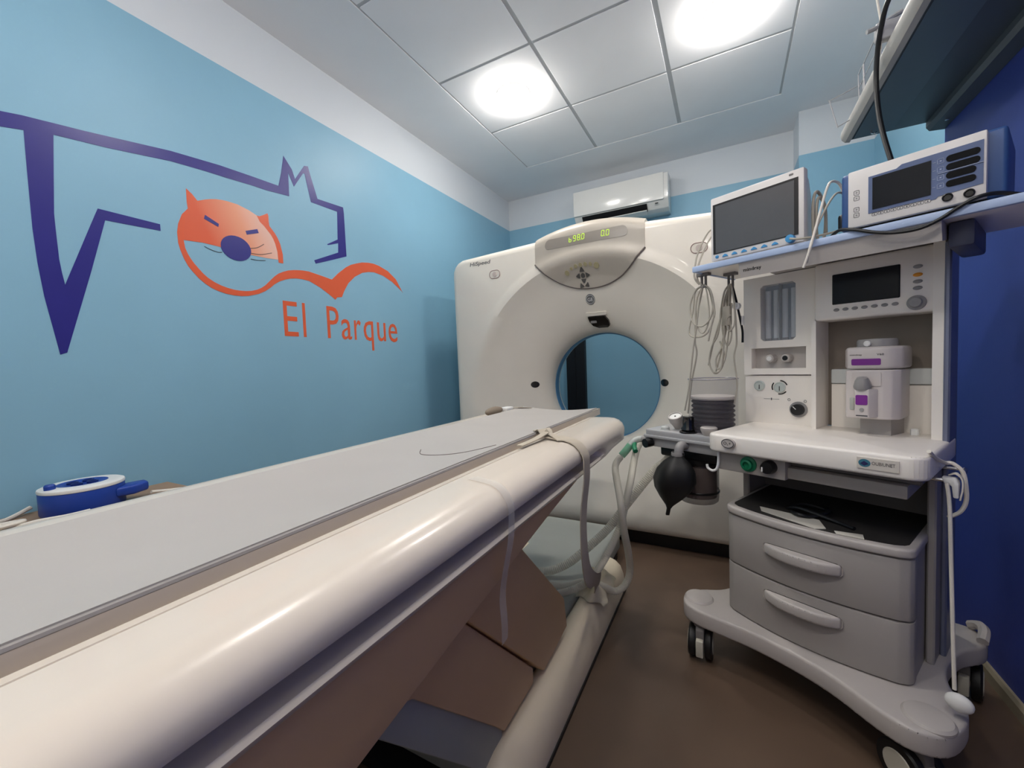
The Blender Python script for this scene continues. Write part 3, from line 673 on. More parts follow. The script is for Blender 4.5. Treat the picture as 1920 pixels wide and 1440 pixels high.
for k in range(4):
    a = math.radians(45 + 90 * k); MB().lathe([(0.0, 0.085), (0.010, 0.085), (0.0105, 0.0895), (0.014, 0.0895), (0.014, 0.082)], (0.026 * math.cos(a), 0.026 * math.sin(a), 0), n=18).build('socket', mat('dark blue socket', (16, 40, 110), 0.4), hubo)
MB().lathe([(0.0, 0.102), (0.010, 0.102), (0.013, 0.098), (0.013, 0.080)], (0.02, -0.078, 0), n=20).build('winding_knob', REELB, rl)
MB().prism([(0.055, 0.08), (0.085, 0.05), (0.095, 0.10), (0.07, 0.145), (0.03, 0.15), (0.02, 0.095)], 'xy', 0.028, 0.06, 0.008, 3).build('carry_handle', REELB, rl)
c1 = MB().tube([(-1.79, 0.64, 0.7), (-1.80, 0.70, 0.688), (-1.775, 0.74, 0.6855), (-1.73, 0.72, 0.6855), (-1.71, 0.66, 0.6855), (-1.735, 0.56, 0.6855), (-1.74, 0.44, 0.6855), (-1.74, 0.30, 0.6855), (-1.76, 0.12, 0.6855)], 0.0055, 8, 8)
tag(c1.build('extension_cord', CABLEW), 'white cord looping from the reel handle along the side table', 'cord')
c2 = MB().tube([(-1.735, 0.47, 0.699), (-1.745, 0.42, 0.697), (-1.775, 0.37, 0.695), (-1.80, 0.32, 0.687), (-1.84, 0.28, 0.6855), (-1.90, 0.30, 0.686), (-1.935, 0.34, 0.686), (-1.96, 0.37, 0.69), (-1.975, 0.40, 0.70)], 0.0065, 8, 8)
tag(c2.build('extension_cord', CABLEW), 'thicker white cord curling behind the left side of the reel', 'cord')
c3 = MB().tube([(-1.97, 0.30, 0.69), (-1.93, 0.26, 0.69), (-1.87, 0.27, 0.692), (-1.83, 0.33, 0.697), (-1.80, 0.35, 0.701), (-1.79, 0.32, 0.700), (-1.81, 0.25, 0.695), (-1.86, 0.18, 0.69), (-1.95, 0.12, 0.69)], 0.006, 8, 8)
tag(c3.build('extension_cord', CABLEW), 'loose white cord loop at the far left end of the side table', 'cord')

# ---------------------------------------------------------------- anesthesia machine (local x along its front, y depth, z up)
A26 = math.radians(-26)
CM = Matrix.Translation((0.1824, 1.4575, 0)) @ Matrix.Rotation(A26, 4, 'Z')
def cw(x, y, z): return tuple(CM @ Vector((x, y, z)))
cart = thing('anesthesia_machine', 'off-white wheeled anesthesia machine with two grey drawers', 'medical cart', (0.1824, 1.4575, 0), A26)
def cthing(name, label, cat_, base, group=None): return thing(name, label, cat_, cw(*base), A26, group)
def CB(mb, name, m, parent, smooth=35, label=None): return mb.xf(CM).build(name, m, parent, smooth, world=True, label=label)

out = catmull([(-0.30, -0.045, 0), (-0.36, -0.025, 0), (-0.39, 0.04, 0), (-0.36, 0.10, 0), (-0.31, 0.16, 0), (-0.29, 0.25, 0), (-0.31, 0.38, 0), (-0.35, 0.44, 0), (-0.35, 0.50, 0), (-0.30, 0.54, 0), (-0.22, 0.53, 0), (0, 0.50, 0), (0.22, 0.53, 0), (0.30, 0.54, 0),
               (0.338, 0.50, 0), (0.338, 0.44, 0), (0.30, 0.36, 0), (0.285, 0.25, 0), (0.30, 0.16, 0), (0.335, 0.10, 0), (0.345, 0.03, 0), (0.325, -0.055, 0), (0.27, -0.095, 0), (0.20, -0.085, 0), (0.10, -0.045, 0), (0, -0.026, 0), (-0.12, -0.022, 0), (-0.22, -0.035, 0)], 4, True)
MB().prism([(p_.x, p_.y) for p_ in out], 'xy', 0.132, 0.192, 0.010, 3).build('base', CARTBASE, cart, smooth=50)
for (x, y) in ((-0.335, 0.035), (0.285, -0.025)):
    MB().lathe([(0.0, 0.203), (0.030, 0.2025), (0.045, 0.199), (0.05, 0.193), (0.05, 0.188)], (x, y, 0), n=28).build('corner_cap', CARTBASE, cart)
MB().tube([(0.30, 0.535, 0.20), (0.32, 0.52, 0.215), (0.333, 0.49, 0.215), (0.333, 0.45, 0.20)], 0.014, 8, 5).build('bumper', CARTBASE, cart)
def caster(x, y, rz):
    c = MB(); c.prism([(-0.035, 0.07), (-0.03, 0.115), (-0.01, 0.128), (0.02, 0.128), (0.035, 0.10), (0.04, 0.07), (0.02, 0.06)], 'yz', -0.014, 0.014, 0.004)
    c.cyl((0, 0, 0.12), (0, 0, 0.134), 0.022, n=18)
    M = Matrix.Translation((x, y, 0)) @ Matrix.Rotation(rz, 4, 'Z')
    k = c.xf(M).build('caster', CARTD, cart)
    MB().rbox(-0.0125, 0.0125, -0.052, -0.028, 0.028, 0.088, 0.004, 2).xf(M).build('brake_tab', mat('pale hub', (196, 192, 178), 0.4), k)
    for s_ in (-1, 1):
        MB().lathe([(0.0, 0.014), (0.040, 0.014), (0.053, 0.016), (0.056, 0.022), (0.056, 0.034), (0.052, 0.039), (0.036, 0.040)], (0, 0.01, 0.056), (s_, 0, 0), 28).xf(M).build('wheel', BLACKR, k)
        MB().lathe([(0.037, 0.039), (0.034, 0.042), (0.012, 0.043), (0.0, 0.043)], (0, 0.01, 0.056), (s_, 0, 0), 24).xf(M).build('hub_cap', mat('pale hub', (196, 192, 178), 0.4), k)
caster(-0.305, -0.012, math.radians(24)); caster(0.265, -0.035, math.radians(62)); caster(0.295, 0.46, math.radians(5)); caster(-0.295, 0.46, math.radians(20))
# drawer block
def bow(x, half, y0, dep): return y0 + dep * (abs(x) / half) ** 2
def bowpoly(half, y0, dep, back, r=0.02):
    pts = [(half * (-1 + 2 * k / 18), bow(half * (-1 + 2 * k / 18), half, y0, dep)) for k in range(19)]
    pts = [(-half, bow(half, half, y0, dep) + r)] + [( -half + r * 0.35, pts[0][1] + r * 0.25)] + pts[1:-1] + [(half - r * 0.35, pts[-1][1] + r * 0.25)] + [(half, bow(half, half, y0, dep) + r)]
    return pts + [(half, back), (-half, back)]
MB().box(-0.240, 0.240, 0.10, 0.46, 0.190, 0.545).build('drawer_cabinet', CARTG, cart, smooth=0)
for z0, z1, hz in ((0.196, 0.366, 0.300), (0.371, 0.541, 0.455)):
    d = MB().prism(bowpoly(0.243, 0.018, 0.042, 0.11), 'xy', z0, z1, 0.004).build('drawer', CARTG, cart, smooth=40)
    hp = [(0.105 * (-1 + 2 * k / 14), -0.016 + 0.034 * (abs(-1 + 2 * k / 14)) ** 2.6) for k in range(15)]
    hp2 = [(0.098 * (1 - 2 * k / 10), 0.024) for k in range(11)]
    MB().prism(hp + hp2, 'xy', hz, hz + 0.036, 0.009, 3).build('handle', CARTBASE, d, smooth=50)
MB().prism(bowpoly(0.246, 0.012, 0.042, 0.43), 'xy', 0.545, 0.571, 0.007, 3).build('drawer_lid', CARTBASE, cart, smooth=45)
# lower cavity and columns
MB().prism([(x * 0.93, y + 0.022 if y < 0.2 else y - 0.02) for x, y in bowpoly(0.246, 0.012, 0.042, 0.43)], 'xy', 0.5705, 0.5725).build('lid_sheet', mat('dark lid sheet', (44, 42, 41), 0.7), cart, smooth=0)  # thin dark sheet over the lid, inset from its rim
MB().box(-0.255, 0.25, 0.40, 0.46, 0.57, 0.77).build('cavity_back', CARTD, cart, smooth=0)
MB().rbox(-0.275, -0.252, 0.26, 0.46, 0.19, 0.77, 0.004, 1).build('side_column', CARTG, cart)
MB().rbox(0.243, 0.262, 0.22, 0.46, 0.19, 0.77, 0.004, 1).build('side_column', CARTG, cart)
MB().rbox(0.262, 0.276, 0.29, 0.42, 0.19, 1.40, 0.004, 1).build('rail_column', mat('blue grey aluminium', (120, 126, 150), 0.35, metal=0.3), cart)
# worktop
wt = rrect(-0.278, 0.278, -0.006, 0.42, 0.035, 6)
wt = [(x, y - (0.012 * (1 - (x / 0.278) ** 2) if y < 0.1 else 0)) for x, y in wt]
MB().prism(wt, 'xy', 0.770, 0.832, 0.009, 3).build('worktop', CARTW, cart, smooth=45)
ov = MB().prism(ellipse(-0.195, 0.807, 0.021, 0.016, 28), 'xz', -0.0225, -0.006).build('badge', CARTBASE, cart)
MB().tube([(x, -0.0228, z) for x, z in ellipse(-0.195, 0.807, 0.0195, 0.0145, 28)], 0.0012, 6, 0, closed=True).build('badge_ring', INK, ov)
MB().text('O', (-0.208, -0.0225, 0.8025), (1, 0, 0), (0, 0, 1), 0.010, 0.010).text('2', (-0.1965, -0.0225, 0.8005), (1, 0, 0), (0, 0, 1), 0.005).text('+', (-0.191, -0.0225, 0.8045), (1, 0, 0), (0, 0, 1), 0.007).build('badge_text', BLACK, ov, smooth=0)
stk = MB().box(0.142, 0.226, -0.0125, 0.004, 0.787, 0.817).build('sticker', mat('aged label paper', (212, 205, 196), 0.5), cart, smooth=0)
MB().prism(ellipse(0.158, 0.8025, 0.0125, 0.0105, 24), 'xz', -0.0132, -0.012).build('sticker_logo', mat('teal logo', (60, 120, 140), 0.5), stk)
MB().prism([(0.149, 0.8005), (0.1575, 0.808), (0.167, 0.8015), (0.158, 0.7955)], 'xz', -0.0138, -0.013).build('sticker_logo', mat('navy logo', (40, 40, 90), 0.5), stk, smooth=0)
MB().text('OUBIUNET', (0.173, -0.0125, 0.8000), (1, 0, 0), (0, 0, 1), 0.0085, 0.046).build('sticker_text', INK, stk, smooth=0)
# below the worktop
MB().rbox(-0.262, -0.045, 0.035, 0.30, 0.700, 0.770, 0.005, 2).build('port_panel', CARTG, cart)
MB().rbox(-0.055, 0.255, 0.075, 0.35, 0.742, 0.770, 0.004, 1).build('tray_housing', CARTD, cart)
MB().rbox(-0.060, 0.232, 0.052, 0.33, 0.704, 0.741, 0.006, 2).build('pull_out_tray', CARTG, cart)
gp = MB().lathe([(0.026, 0.0), (0.025, -0.006), (0.017, -0.008), (0.017, -0.02), (0.011, -0.022), (0.011, -0.012), (0.0, -0.012)], (-0.154, 0.036, 0.735), (0, 1, 0), 24).build('oxygen_port', GREENP, cart)
kb = MB().lathe([(0.022, 0.0), (0.022, -0.012), (0.018, -0.03), (0.0, -0.031)], (-0.089, 0.036, 0.738), (0, 1, 0), 24).build('flush_knob', BLACK, cart)
MB().box(-0.102, -0.098, 0.002, 0.006, 0.726, 0.740).build('pointer', WHITEP, kb, smooth=0)
MB().tube([(-0.252, 0.028, 0.770), (-0.250, 0.025, 0.735), (-0.254, 0.022, 0.705), (-0.268, 0.02, 0.694), (-0.285, 0.02, 0.700), (-0.289, 0.02, 0.713)], 0.0045, 10, 6).build('bag_hook', WHITEP, cart)

# upper body
MB().box(-0.300, 0.262, 0.44, 0.47, 0.832, 1.410).build('rear_body', CARTW, cart, smooth=0)
lp = MB().box(-0.300, -0.060, 0.346, 0.44, 0.832, 1.018).build('gauge_panel', CARTW, cart, smooth=0)
fp = MB()
for b_ in ((-0.300, -0.238, 1.152, 1.400), (-0.119, -0.060, 1.152, 1.400), (-0.238, -0.119, 1.366, 1.400), (-0.300, -0.060, 1.125, 1.152), (-0.300, -0.272, 1.046, 1.125), (-0.087, -0.060, 1.046, 1.125), (-0.300, -0.060, 1.022, 1.046)):
    fp.box(b_[0], b_[1], 0.336, 0.44, b_[2], b_[3])
fpo = fp.build('flowmeter_panel', CARTW, cart, smooth=0)
MB().box(-0.272, -0.087, 0.372, 0.436, 1.046, 1.125).build('knob_recess', CARTBASE, fpo, smooth=0)
MB().box(-0.238, -0.119, 0.385, 0.436, 1.152, 1.366).build('flowmeter_back', mat('steel blue backing', (128, 142, 160), 0.4), fpo, smooth=0)
for k, x in enumerate((-0.222, -0.194, -0.164, -0.135)):
    t_ = MB().cyl((x, 0.368, 1.156), (x, 0.368, 1.345), 0.010, n=16).build('flow_tube', mat('frosted flow tube', (222, 226, 232), 0.2, alpha=0.85), fpo)
    MB().cyl((x, 0.368, 1.152), (x, 0.368, 1.162), 0.0112, n=16).build('tube_seat', CARTD, t_)
MB().box(-0.180, -0.178, 0.350, 0.385, 1.152, 1.366).build('divider', CARTD, fpo, smooth=0)
MB().prism(rrect(-0.240, -0.117, 1.150, 1.368, 0.010), 'xz', 0.340, 0.343).build('window_pane', mat('tinted clear pane', (214, 220, 230), 0.08, alpha=0.18), fpo, smooth=0)
for pts in ([(-0.238, 1.356), (-0.238, 1.366), (-0.228, 1.366)], [(-0.129, 1.366), (-0.119, 1.366), (-0.119, 1.356)], [(-0.238, 1.162), (-0.228, 1.152), (-0.238, 1.152)], [(-0.119, 1.152), (-0.129, 1.152), (-0.119, 1.162)]):
    MB().prism(pts, 'xz', 0.336, 0.38).build('window_corner', CARTW, fpo, smooth=0)
for x, cap in ((-0.208, WHITEP), (-0.154, BLACK)):
    k_ = MB().lathe([(0.016, 0.0), (0.016, -0.02), (0.0145, -0.036), (0.012, -0.038), (0.0, -0.038)], (x, 0.374, 1.084), (0, 1, 0), 22).build('flow_knob', CARTBASE, fpo)
    MB().lathe([(0.009, -0.0375), (0.009, -0.040), (0.0, -0.040)], (x, 0.374, 1.084), (0, 1, 0), 18).build('knob_cap', cap, k_)
for x, z in ((-0.247, 0.978), (-0.176, 0.973)):
    g_ = MB().lathe([(0.020, 0.0), (0.020, -0.004), (0.017, -0.006), (0.016, -0.003), (0.0, -0.003)], (x, 0.346, z), (0, 1, 0), 26).build('pressure_gauge', mat('gauge face', (196, 204, 200), 0.3), lp)
    MB().box(x - 0.001, x + 0.001, 0.340, 0.343, z - 0.013, z + 0.004).build('needle', INK, g_, smooth=0)
for a0 in (20, 140, 260):
    MB().tube([(-0.176 + 0.026 * math.cos(math.radians(a0 + 8 * k)), 0.345, 0.973 + 0.026 * math.sin(math.radians(a0 + 8 * k))) for k in range(9)], 0.0022, 6, 0).build('arc_mark', BLACK, lp)
MB().box(-0.232, -0.178, 0.3452, 0.3462, 0.9265, 0.9275).box(-0.2062, -0.2035, 0.3450, 0.3462, 0.9225, 0.9315).build('scale_mark', INK, lp, smooth=0)
MB().lathe([(0.029, 0.0), (0.029, -0.004), (0.0, -0.004)], (-0.114, 0.346, 0.892), (0, 1, 0), 28).build('knob_collar', KNOBG, lp)
kb = MB().lathe([(0.021, -0.004), (0.020, -0.020), (0.0, -0.021)], (-0.114, 0.346, 0.892), (0, 1, 0), 28).build('selector_knob', BLACK, lp)
MB().tube([(-0.126, 0.3245, 0.904), (-0.116, 0.3245, 0.894)], 0.0015, 6, 0).build('pointer', WHITEP, kb)
for x, z in ((-0.145, 0.927), (-0.093, 0.923)): MB().tube([(a, 0.3455, b_) for a, b_ in ellipse(x, z, 0.004, 0.0045, 12)], 0.0007, 5, 0, closed=True).build('print_mark', INK, lp)
# alcove
MB().box(-0.060, 0.250, 0.425, 0.441, 0.832, 1.21).build('alcove_back', mat('alcove panel darkened as shade', (132, 122, 113), 0.6), cart, smooth=0)  # back colour darkened to stand in for shade inside the alcove
MB().box(-0.030, 0.236, 0.402, 0.426, 0.832, 0.985).build('alcove_lower_panel', CARTW, cart, smooth=0)
MB().rbox(-0.030, 0.236, 0.395, 0.428, 0.987, 1.038, 0.003, 1).build('mounting_bar', mat('pale grey bar', (204, 208, 208), 0.4), cart)
MB().box(-0.060, -0.046, 0.300, 0.44, 0.832, 1.21).build('alcove_wall', CARTW, cart, smooth=0)
MB().box(0.238, 0.262, 0.300, 0.44, 0.832, 1.405).build('alcove_wall', CARTW, cart, smooth=0)
MB().rbox(0.185, 0.205, 0.345, 0.370, 0.830, 0.852, 0.003, 1).build('peg_block', WHITEP, cart)
# ventilator screen module
vm = MB().rbox(-0.052, 0.252, 0.302, 0.44, 1.208, 1.402, 0.010, 3).build('ventilator_module', CARTW, cart, smooth=45)
MB().rbox(0.000, 0.168, 0.2985, 0.306, 1.258, 1.358, 0.002, 1).build('screen', SCREEN2, vm)
for k in range(7): MB().sphere((0.011 + 0.0243 * k, 0.302, 1.240), 0.0085, 0.004, 0.0055, 14, 8).build('soft_key', KNOBG, vm)
for k, z in enumerate((1.343, 1.319, 1.299, 1.280)): MB().sphere((0.206, 0.302, z), 0.011, 0.004, 0.006, 14, 8).build('function_key', ORANGEK if k == 1 else KNOBG, vm)
dl = MB().lathe([(0.022, 0.0), (0.021, -0.008), (0.015, -0.010), (0.013, -0.022), (0.0, -0.023)], (0.204, 0.302, 1.237), (0, 1, 0), 28).build('rotary_dial', KNOBG, vm)
# slanted fascia under the shelf
fa = MB().prism([(0.056, 1.412), (0.072, 1.363), (0.300, 1.404), (0.345, 1.402), (0.47, 1.402), (0.47, 1.413)], 'yz', -0.190, 0.285).build('fascia', CARTBASE, cart, smooth=0)
fu = Vector((0, -0.016, 0.049)).normalized()
MB().text('mindray', Vector((-0.178, 0.0672, 1.3778)), (1, 0, 0), fu, 0.015, 0.056, 0.0006, bold=0.02).build('brand_print', BLACK, fa, smooth=0)
# top shelf with pale blue edge
MB().box(-0.345, 0.450, 0.055, 0.36, 1.414, 1.428).build('top_shelf', CARTW, cart, smooth=0)
MB().rbox(-0.350, 0.452, 0.046, 0.060, 1.410, 1.4315, 0.004, 2).build('shelf_edge', PALEB, cart)
MB().rbox(-0.350, -0.340, 0.052, 0.36, 1.410, 1.4315, 0.004, 2).build('shelf_edge', PALEB, cart)
MB().rbox(0.288, 0.335, 0.12, 0.33, 1.350, 1.414, 0.008, 2).build('shelf_bracket', mat('dark slate bracket', (70, 74, 96), 0.5), cart)
for x, y in ((-0.343, 0.115), (-0.287, 0.205)):
    h = MB(); h.box(x - 0.022, x + 0.022, y - 0.012, y + 0.012, 1.404, 1.414); h.box(x - 0.010, x - 0.005, y - 0.005, y + 0.005, 1.366, 1.404); h.box(x + 0.005, x + 0.010, y - 0.005, y + 0.005, 1.366, 1.404); h.box(x - 0.010, x + 0.010, y - 0.005, y + 0.005, 1.360, 1.366)
    h.build('cable_hook', CARTD, cart, smooth=0)

# breathing system at the left end
MB().prism(rrect(-0.600, -0.270, 0.085, 0.310, 0.018), 'xy', 0.776, 0.800, 0.004).build('breathing_block', METALG, cart)
MB().prism(rrect(-0.608, -0.270, 0.078, 0.310, 0.020), 'xy', 0.766, 0.778, 0.003).build('block_flange', METALG, cart)
MB().prism(rrect(-0.590, -0.275, 0.095, 0.300, 0.018), 'xy', 0.728, 0.767, 0.004).build('block_lower', METALG, cart)
MB().rbox(-0.545, -0.305, 0.115, 0.29, 0.690, 0.730, 0.01).build('canister_clamp', BLACK, cart)
bcx, bcy = -0.362, 0.205
can = MB().lathe([(0.090, 0.800), (0.0905, 0.81), (0.0905, 1.008), (0.088, 1.014), (0.086, 1.012), (0.088, 1.006), (0.088, 0.802)], (bcx, bcy, 0), n=48, closed=True).build('bellows_canister', GLASS, cart)
prof = [(0.0, 0.803)]
for k in range(7): z = 0.806 + k * 0.018; prof += [(0.072, z), (0.079, z + 0.006), (0.079, z + 0.010), (0.072, z + 0.016)]
prof += [(0.0, 0.932)]
MB().lathe(prof, (bcx, bcy, 0), n=40).build('bellows', BLACKR, can)
MB().lathe([(0.0, 0.932), (0.080, 0.932), (0.083, 0.938), (0.081, 0.944), (0.0, 0.946)], (bcx, bcy, 0), n=40).build('bellows_cap', CARTBASE, can)
MB().tube([(bcx + 0.0895 * math.cos(2 * math.pi * k / 48), bcy + 0.0895 * math.sin(2 * math.pi * k / 48), 1.012) for k in range(48)], 0.0022, 6, 0, closed=True).build('canister_rim', mat('rim grey', (150, 146, 156), 0.2), can)
gA = Vector((0.02, -0.45, 0.89)).normalized()
pg = MB().lathe([(0.0, -0.05), (0.016, -0.05), (0.020, -0.035), (0.027, -0.02), (0.029, 0.0), (0.028, 0.008), (0.024, 0.009), (0.0235, 0.004), (0.0, 0.004)], (-0.492, 0.150, 0.852), gA, 32).build('airway_gauge', CARTBASE, cart)
gr = gA.orthogonal().normalized()
MB().lathe([(0.0, 0.0042), (0.0225, 0.0042), (0.0225, 0.0052), (0.0, 0.0052)], (-0.492, 0.150, 0.852), gA, 28).build('gauge_dial', WHITEP, pg)
MB().lathe([(0.0, 0.0052), (0.0035, 0.0052), (0.003, 0.0075), (0.0, 0.0075)], (-0.492, 0.150, 0.852), gA, 12).build('needle_hub', INK, pg)
MB().lathe([(0.034, 0.800), (0.034, 0.804), (0.021, 0.812), (0.028, 0.813), (0.027, 0.818), (0.022, 0.828), (0.022, 0.862), (0.018, 0.866), (0.0, 0.866)], (-0.418, 0.120, 0), n=32).build('relief_valve_knob', BLKGLOSS, cart)
MB().lathe([(0.020, 0.800), (0.024, 0.808), (0.030, 0.822), (0.030, 0.830), (0.026, 0.833), (0.0, 0.833)], (-0.330, 0.112, 0), n=30).build('switch_cap', CARTBASE, cart)
MB().lathe([(0.020, 0.800), (0.018, 0.802), (0.017, 0.812), (0.012, 0.817), (0.0, 0.818)], (-0.520, 0.118, 0), n=26).build('valve_dome', mat('frosted dome', (186, 190, 188), 0.2), cart)
# absorber jar
jar = MB().lathe([(0.0, 0.508), (0.070, 0.508), (0.076, 0.514), (0.078, 0.53), (0.078, 0.69), (0.0, 0.69)], (-0.425, 0.200, 0), n=40).build('absorber_jar', SMOKE, cart)
MB().lathe([(0.0, 0.53), (0.070, 0.53), (0.070, 0.655), (0.0, 0.655)], (-0.425, 0.200, 0), n=32).build('jar_filling', mat('dark absorbent grains', (70, 56, 54), 0.8, var=0.2, scale=80), jar)
MB().lathe([(0.079, 0.548), (0.0805, 0.55), (0.0805, 0.556), (0.079, 0.558)], (-0.425, 0.200, 0), n=40, closed=True).build('jar_band', BLACK, jar)
MB().lathe([(0.084, 0.668), (0.086, 0.672), (0.086, 0.692), (0.0, 0.692)], (-0.425, 0.200, 0), n=40).build('jar_collar', BLACK, jar)
MB().cyl((-0.505, 0.150, 0.728), (-0.505, 0.150, 0.690), 0.022, n=20).build('drain_fitting', CARTD, cart)
MB().tube([(-0.418, 0.095, 0.752), (-0.416, 0.065, 0.756), (-0.415, 0.050, 0.748), (-0.416, 0.046, 0.730), (-0.420, 0.046, 0.716)], 0.017, 14, 6).build('bag_elbow', KNOBG, cart)
# outlet spigots for the hoses
for y_, z_ in ((0.115, 0.748), (0.19, 0.748)):
    MB().cyl((-0.588, y_, z_), (-0.630, y_, z_), 0.016, n=20).build('hose_port', KNOBG, cart)
MB().cyl((-0.570, 0.090, 0.746), (-0.578, 0.058, 0.744), 0.019, n=20).build('sensor_plug', BLACK, cart)
# side rail on the right
MB().tube([(0.245, 0.10, 0.762), (0.30, 0.10, 0.762), (0.312, 0.11, 0.762), (0.312, 0.25, 0.762), (0.30, 0.262, 0.762), (0.255, 0.262, 0.762)], 0.005, 8, 4).build('side_rail', CHROME, cart)
MB().prism([(0.287, 0.772), (0.312, 0.772), (0.318, 0.760), (0.318, 0.722), (0.308, 0.722), (0.305, 0.752), (0.292, 0.757)], 'xz', 0.085, 0.110, 0.003).build('rail_clamp', WHITEP, cart)

# breathing bag
bg_ = cthing('breathing_bag', 'black rubber breathing bag hanging beside the anesthesia machine', 'breathing bag', (-0.45, 0.04, 0.48))
prof = [(0.0, 0.0), (0.007, 0.0), (0.0075, 0.028), (0.014, 0.042), (0.040, 0.075), (0.064, 0.112), (0.074, 0.150), (0.066, 0.190), (0.046, 0.222), (0.026, 0.242), (0.021, 0.250), (0.021, 0.262), (0.0, 0.262)]
b_ = MB().lathe(prof, (0, 0, 0), n=40)
b_.v = [(x * 1.12 * (1 + 0.05 * math.cos(4 * math.atan2(y, x))) - 0.050 * (1 - z / 0.262) ** 1.2, y * (0.95 + 0.10 * math.cos(4 * math.atan2(y, x))), z) for x, y, z in b_.v]
b_.xf(Matrix.Translation((-0.420, 0.046, 0.470)))
CB(b_, 'bag', BLACKR, bg_)
CB(MB().lathe([(0.0225, 0.718), (0.0235, 0.722), (0.0235, 0.730), (0.0225, 0.734)], (-0.420, 0.046, 0), n=24, closed=True), 'neck_ring', KNOBG, bg_)
# corrugated hoses and green connector
yp = cthing('hose_connector', 'clear Y connector with green cap at the breathing hoses', 'connector', (-0.66, 0.09, 0.74))
CB(MB().tube([(-0.628, 0.115, 0.748), (-0.648, 0.105, 0.746), (-0.660, 0.085, 0.735), (-0.668, 0.065, 0.715)], 0.0145, 14, 5), 'elbow', mat('cloudy clear plastic', (196, 202, 198), 0.2, alpha=0.8), yp)
CB(MB().tube([(-0.652, 0.085, 0.728), (-0.643, 0.070, 0.722), (-0.626, 0.052, 0.712), (-0.616, 0.044, 0.706)], 0.0105, 12, 5), 'cap', GREENP, yp)
CB(MB().tube([(-0.664, 0.072, 0.722), (-0.674, 0.055, 0.700), (-0.684, 0.035, 0.678)], 0.0165, 14, 5), 'sleeve', mat('green tinted sleeve', (120, 190, 156), 0.3, alpha=0.75), yp)
def hose(pts, r_, label):
    P = catmull([Vector(p_) for p_ in pts], 12)
    # resample evenly so that the corrugations keep one pitch
    L = [0]
    for a, b_ in zip(P, P[1:]): L.append(L[-1] + (b_ - a).length)
    N = int(L[-1] / 0.0042); Q = []; i = 0
    for k in range(N + 1):
        s_ = L[-1] * k / N
        while i < len(L) - 2 and L[i + 1] < s_: i += 1
        t_ = (s_ - L[i]) / max(1e-9, L[i + 1] - L[i]); Q.append(P[i].lerp(P[i + 1], t_))
    tag(MB().tube(Q, r_, 12, 0, corr=0.10).build('breathing_hose', HOSE), label, 'hose', 'corrugated breathing hoses')
s0 = cw(-0.686, 0.030, 0.672)
hose([s0, (s0[0] - 0.012, s0[1] - 0.05, 0.635), (-0.372, 1.56, 0.55), (-0.362, 1.56, 0.44), (-0.360, 1.62, 0.32), (-0.366, 1.665, 0.225), (-0.385, 1.66, 0.165), (-0.42, 1.62, 0.150), (-0.47, 1.565, 0.195), (-0.53, 1.54, 0.205), (-0.60, 1.52, 0.180), (-0.75, 1.50, 0.172), (-0.95, 1.48, 0.172)], 0.0135, 'translucent breathing hose making the outer loop down to the floor beam')
s1_ = cw(-0.646, 0.150, 0.735)
hose([cw(-0.628, 0.19, 0.748), cw(-0.655, 0.185, 0.744), (s1_[0] - 0.03, s1_[1] - 0.02, 0.70), (-0.355, 1.66, 0.60), (-0.372, 1.62, 0.50), (-0.392, 1.60, 0.42), (-0.43, 1.56, 0.33), (-0.475, 1.51, 0.255), (-0.53, 1.50, 0.205), (-0.62, 1.45, 0.180), (-0.78, 1.42, 0.172), (-0.95, 1.40, 0.172)], 0.0135, 'translucent breathing hose running diagonally inside the outer loop')
hose([cw(-0.52, 0.165, 0.69), cw(-0.545, 0.15, 0.655), cw(-0.60, 0.14, 0.60), (-0.40, 1.80, 0.46), (-0.47, 1.76, 0.36), (-0.55, 1.70, 0.28), (-0.63, 1.64, 0.215), (-0.72, 1.60, 0.180), (-0.85, 1.58, 0.176), (-0.97, 1.57, 0.176)], 0.017, 'wide pale tube sloping from the absorber down to the table base')

# vaporizer
vp = cthing('vaporizer', 'white anesthetic vaporizer with purple labels in the machine alcove', 'vaporizer', (0.107, 0.32, 0.832))
CB(MB().prism([(0.046, 0.262), (0.052, 0.252), (0.138, 0.252), (0.160, 0.262), (0.176, 0.285), (0.178, 0.385), (0.046, 0.385)], 'xy', 0.886, 1.040, 0.005), 'body', VAPW, vp, 45)
CB(MB().prism([(0.046, 0.262), (0.052, 0.252), (0.138, 0.252), (0.160, 0.262), (0.180, 0.285), (0.184, 0.385), (0.046, 0.385)], 'xy', 1.042, 1.112, 0.010, 3), 'upper_body', VAPW, vp, 45)
CB(MB().lathe([(0.050, 1.110), (0.050, 1.130), (0.046, 1.136), (0.0, 1.138)], (0.112, 0.318, 0), n=36), 'cap', KNOBG, vp)
kb = CB(MB().lathe([(0.009, 0.0), (0.009, -0.012), (0.007, -0.014), (0.0, -0.014)], (0.100, 0.272, 1.122), (0, 1, 0), 18), 'lock_button', WHITEP, vp)
CB(MB().prism(rrect(0.064, 0.135, 1.055, 1.075, 0.004), 'xz', 0.2505, 0.254), 'purple_label', PURPLE, vp, 0)
CB(MB().text('mindray', (0.060, 0.2518, 1.0835), (1, 0, 0), (0, 0, 1), 0.0065, 0.030, 0.0005), 'brand_print', INK, vp, 0)
CB(MB().text('V60', (0.125, 0.2518, 1.0845), (1, 0, 0), (0, 0, 1), 0.0065, 0.017, 0.0005), 'brand_print', INK, vp, 0)
CB(MB().prism(rrect(0.066, 0.136, 0.990, 1.033, 0.004), 'xz', 0.249, 0.254), 'dial_recess', VAPW, vp)
di = CB(MB().lathe([(0.021, 0.0), (0.022, 0.006), (0.018, 0.024), (0.013, 0.034), (0.0, 0.037)], (0.094, 0.240, 0.984), (0.05, -0.25, 0.97), 28), 'concentration_dial', KNOBG, vp)
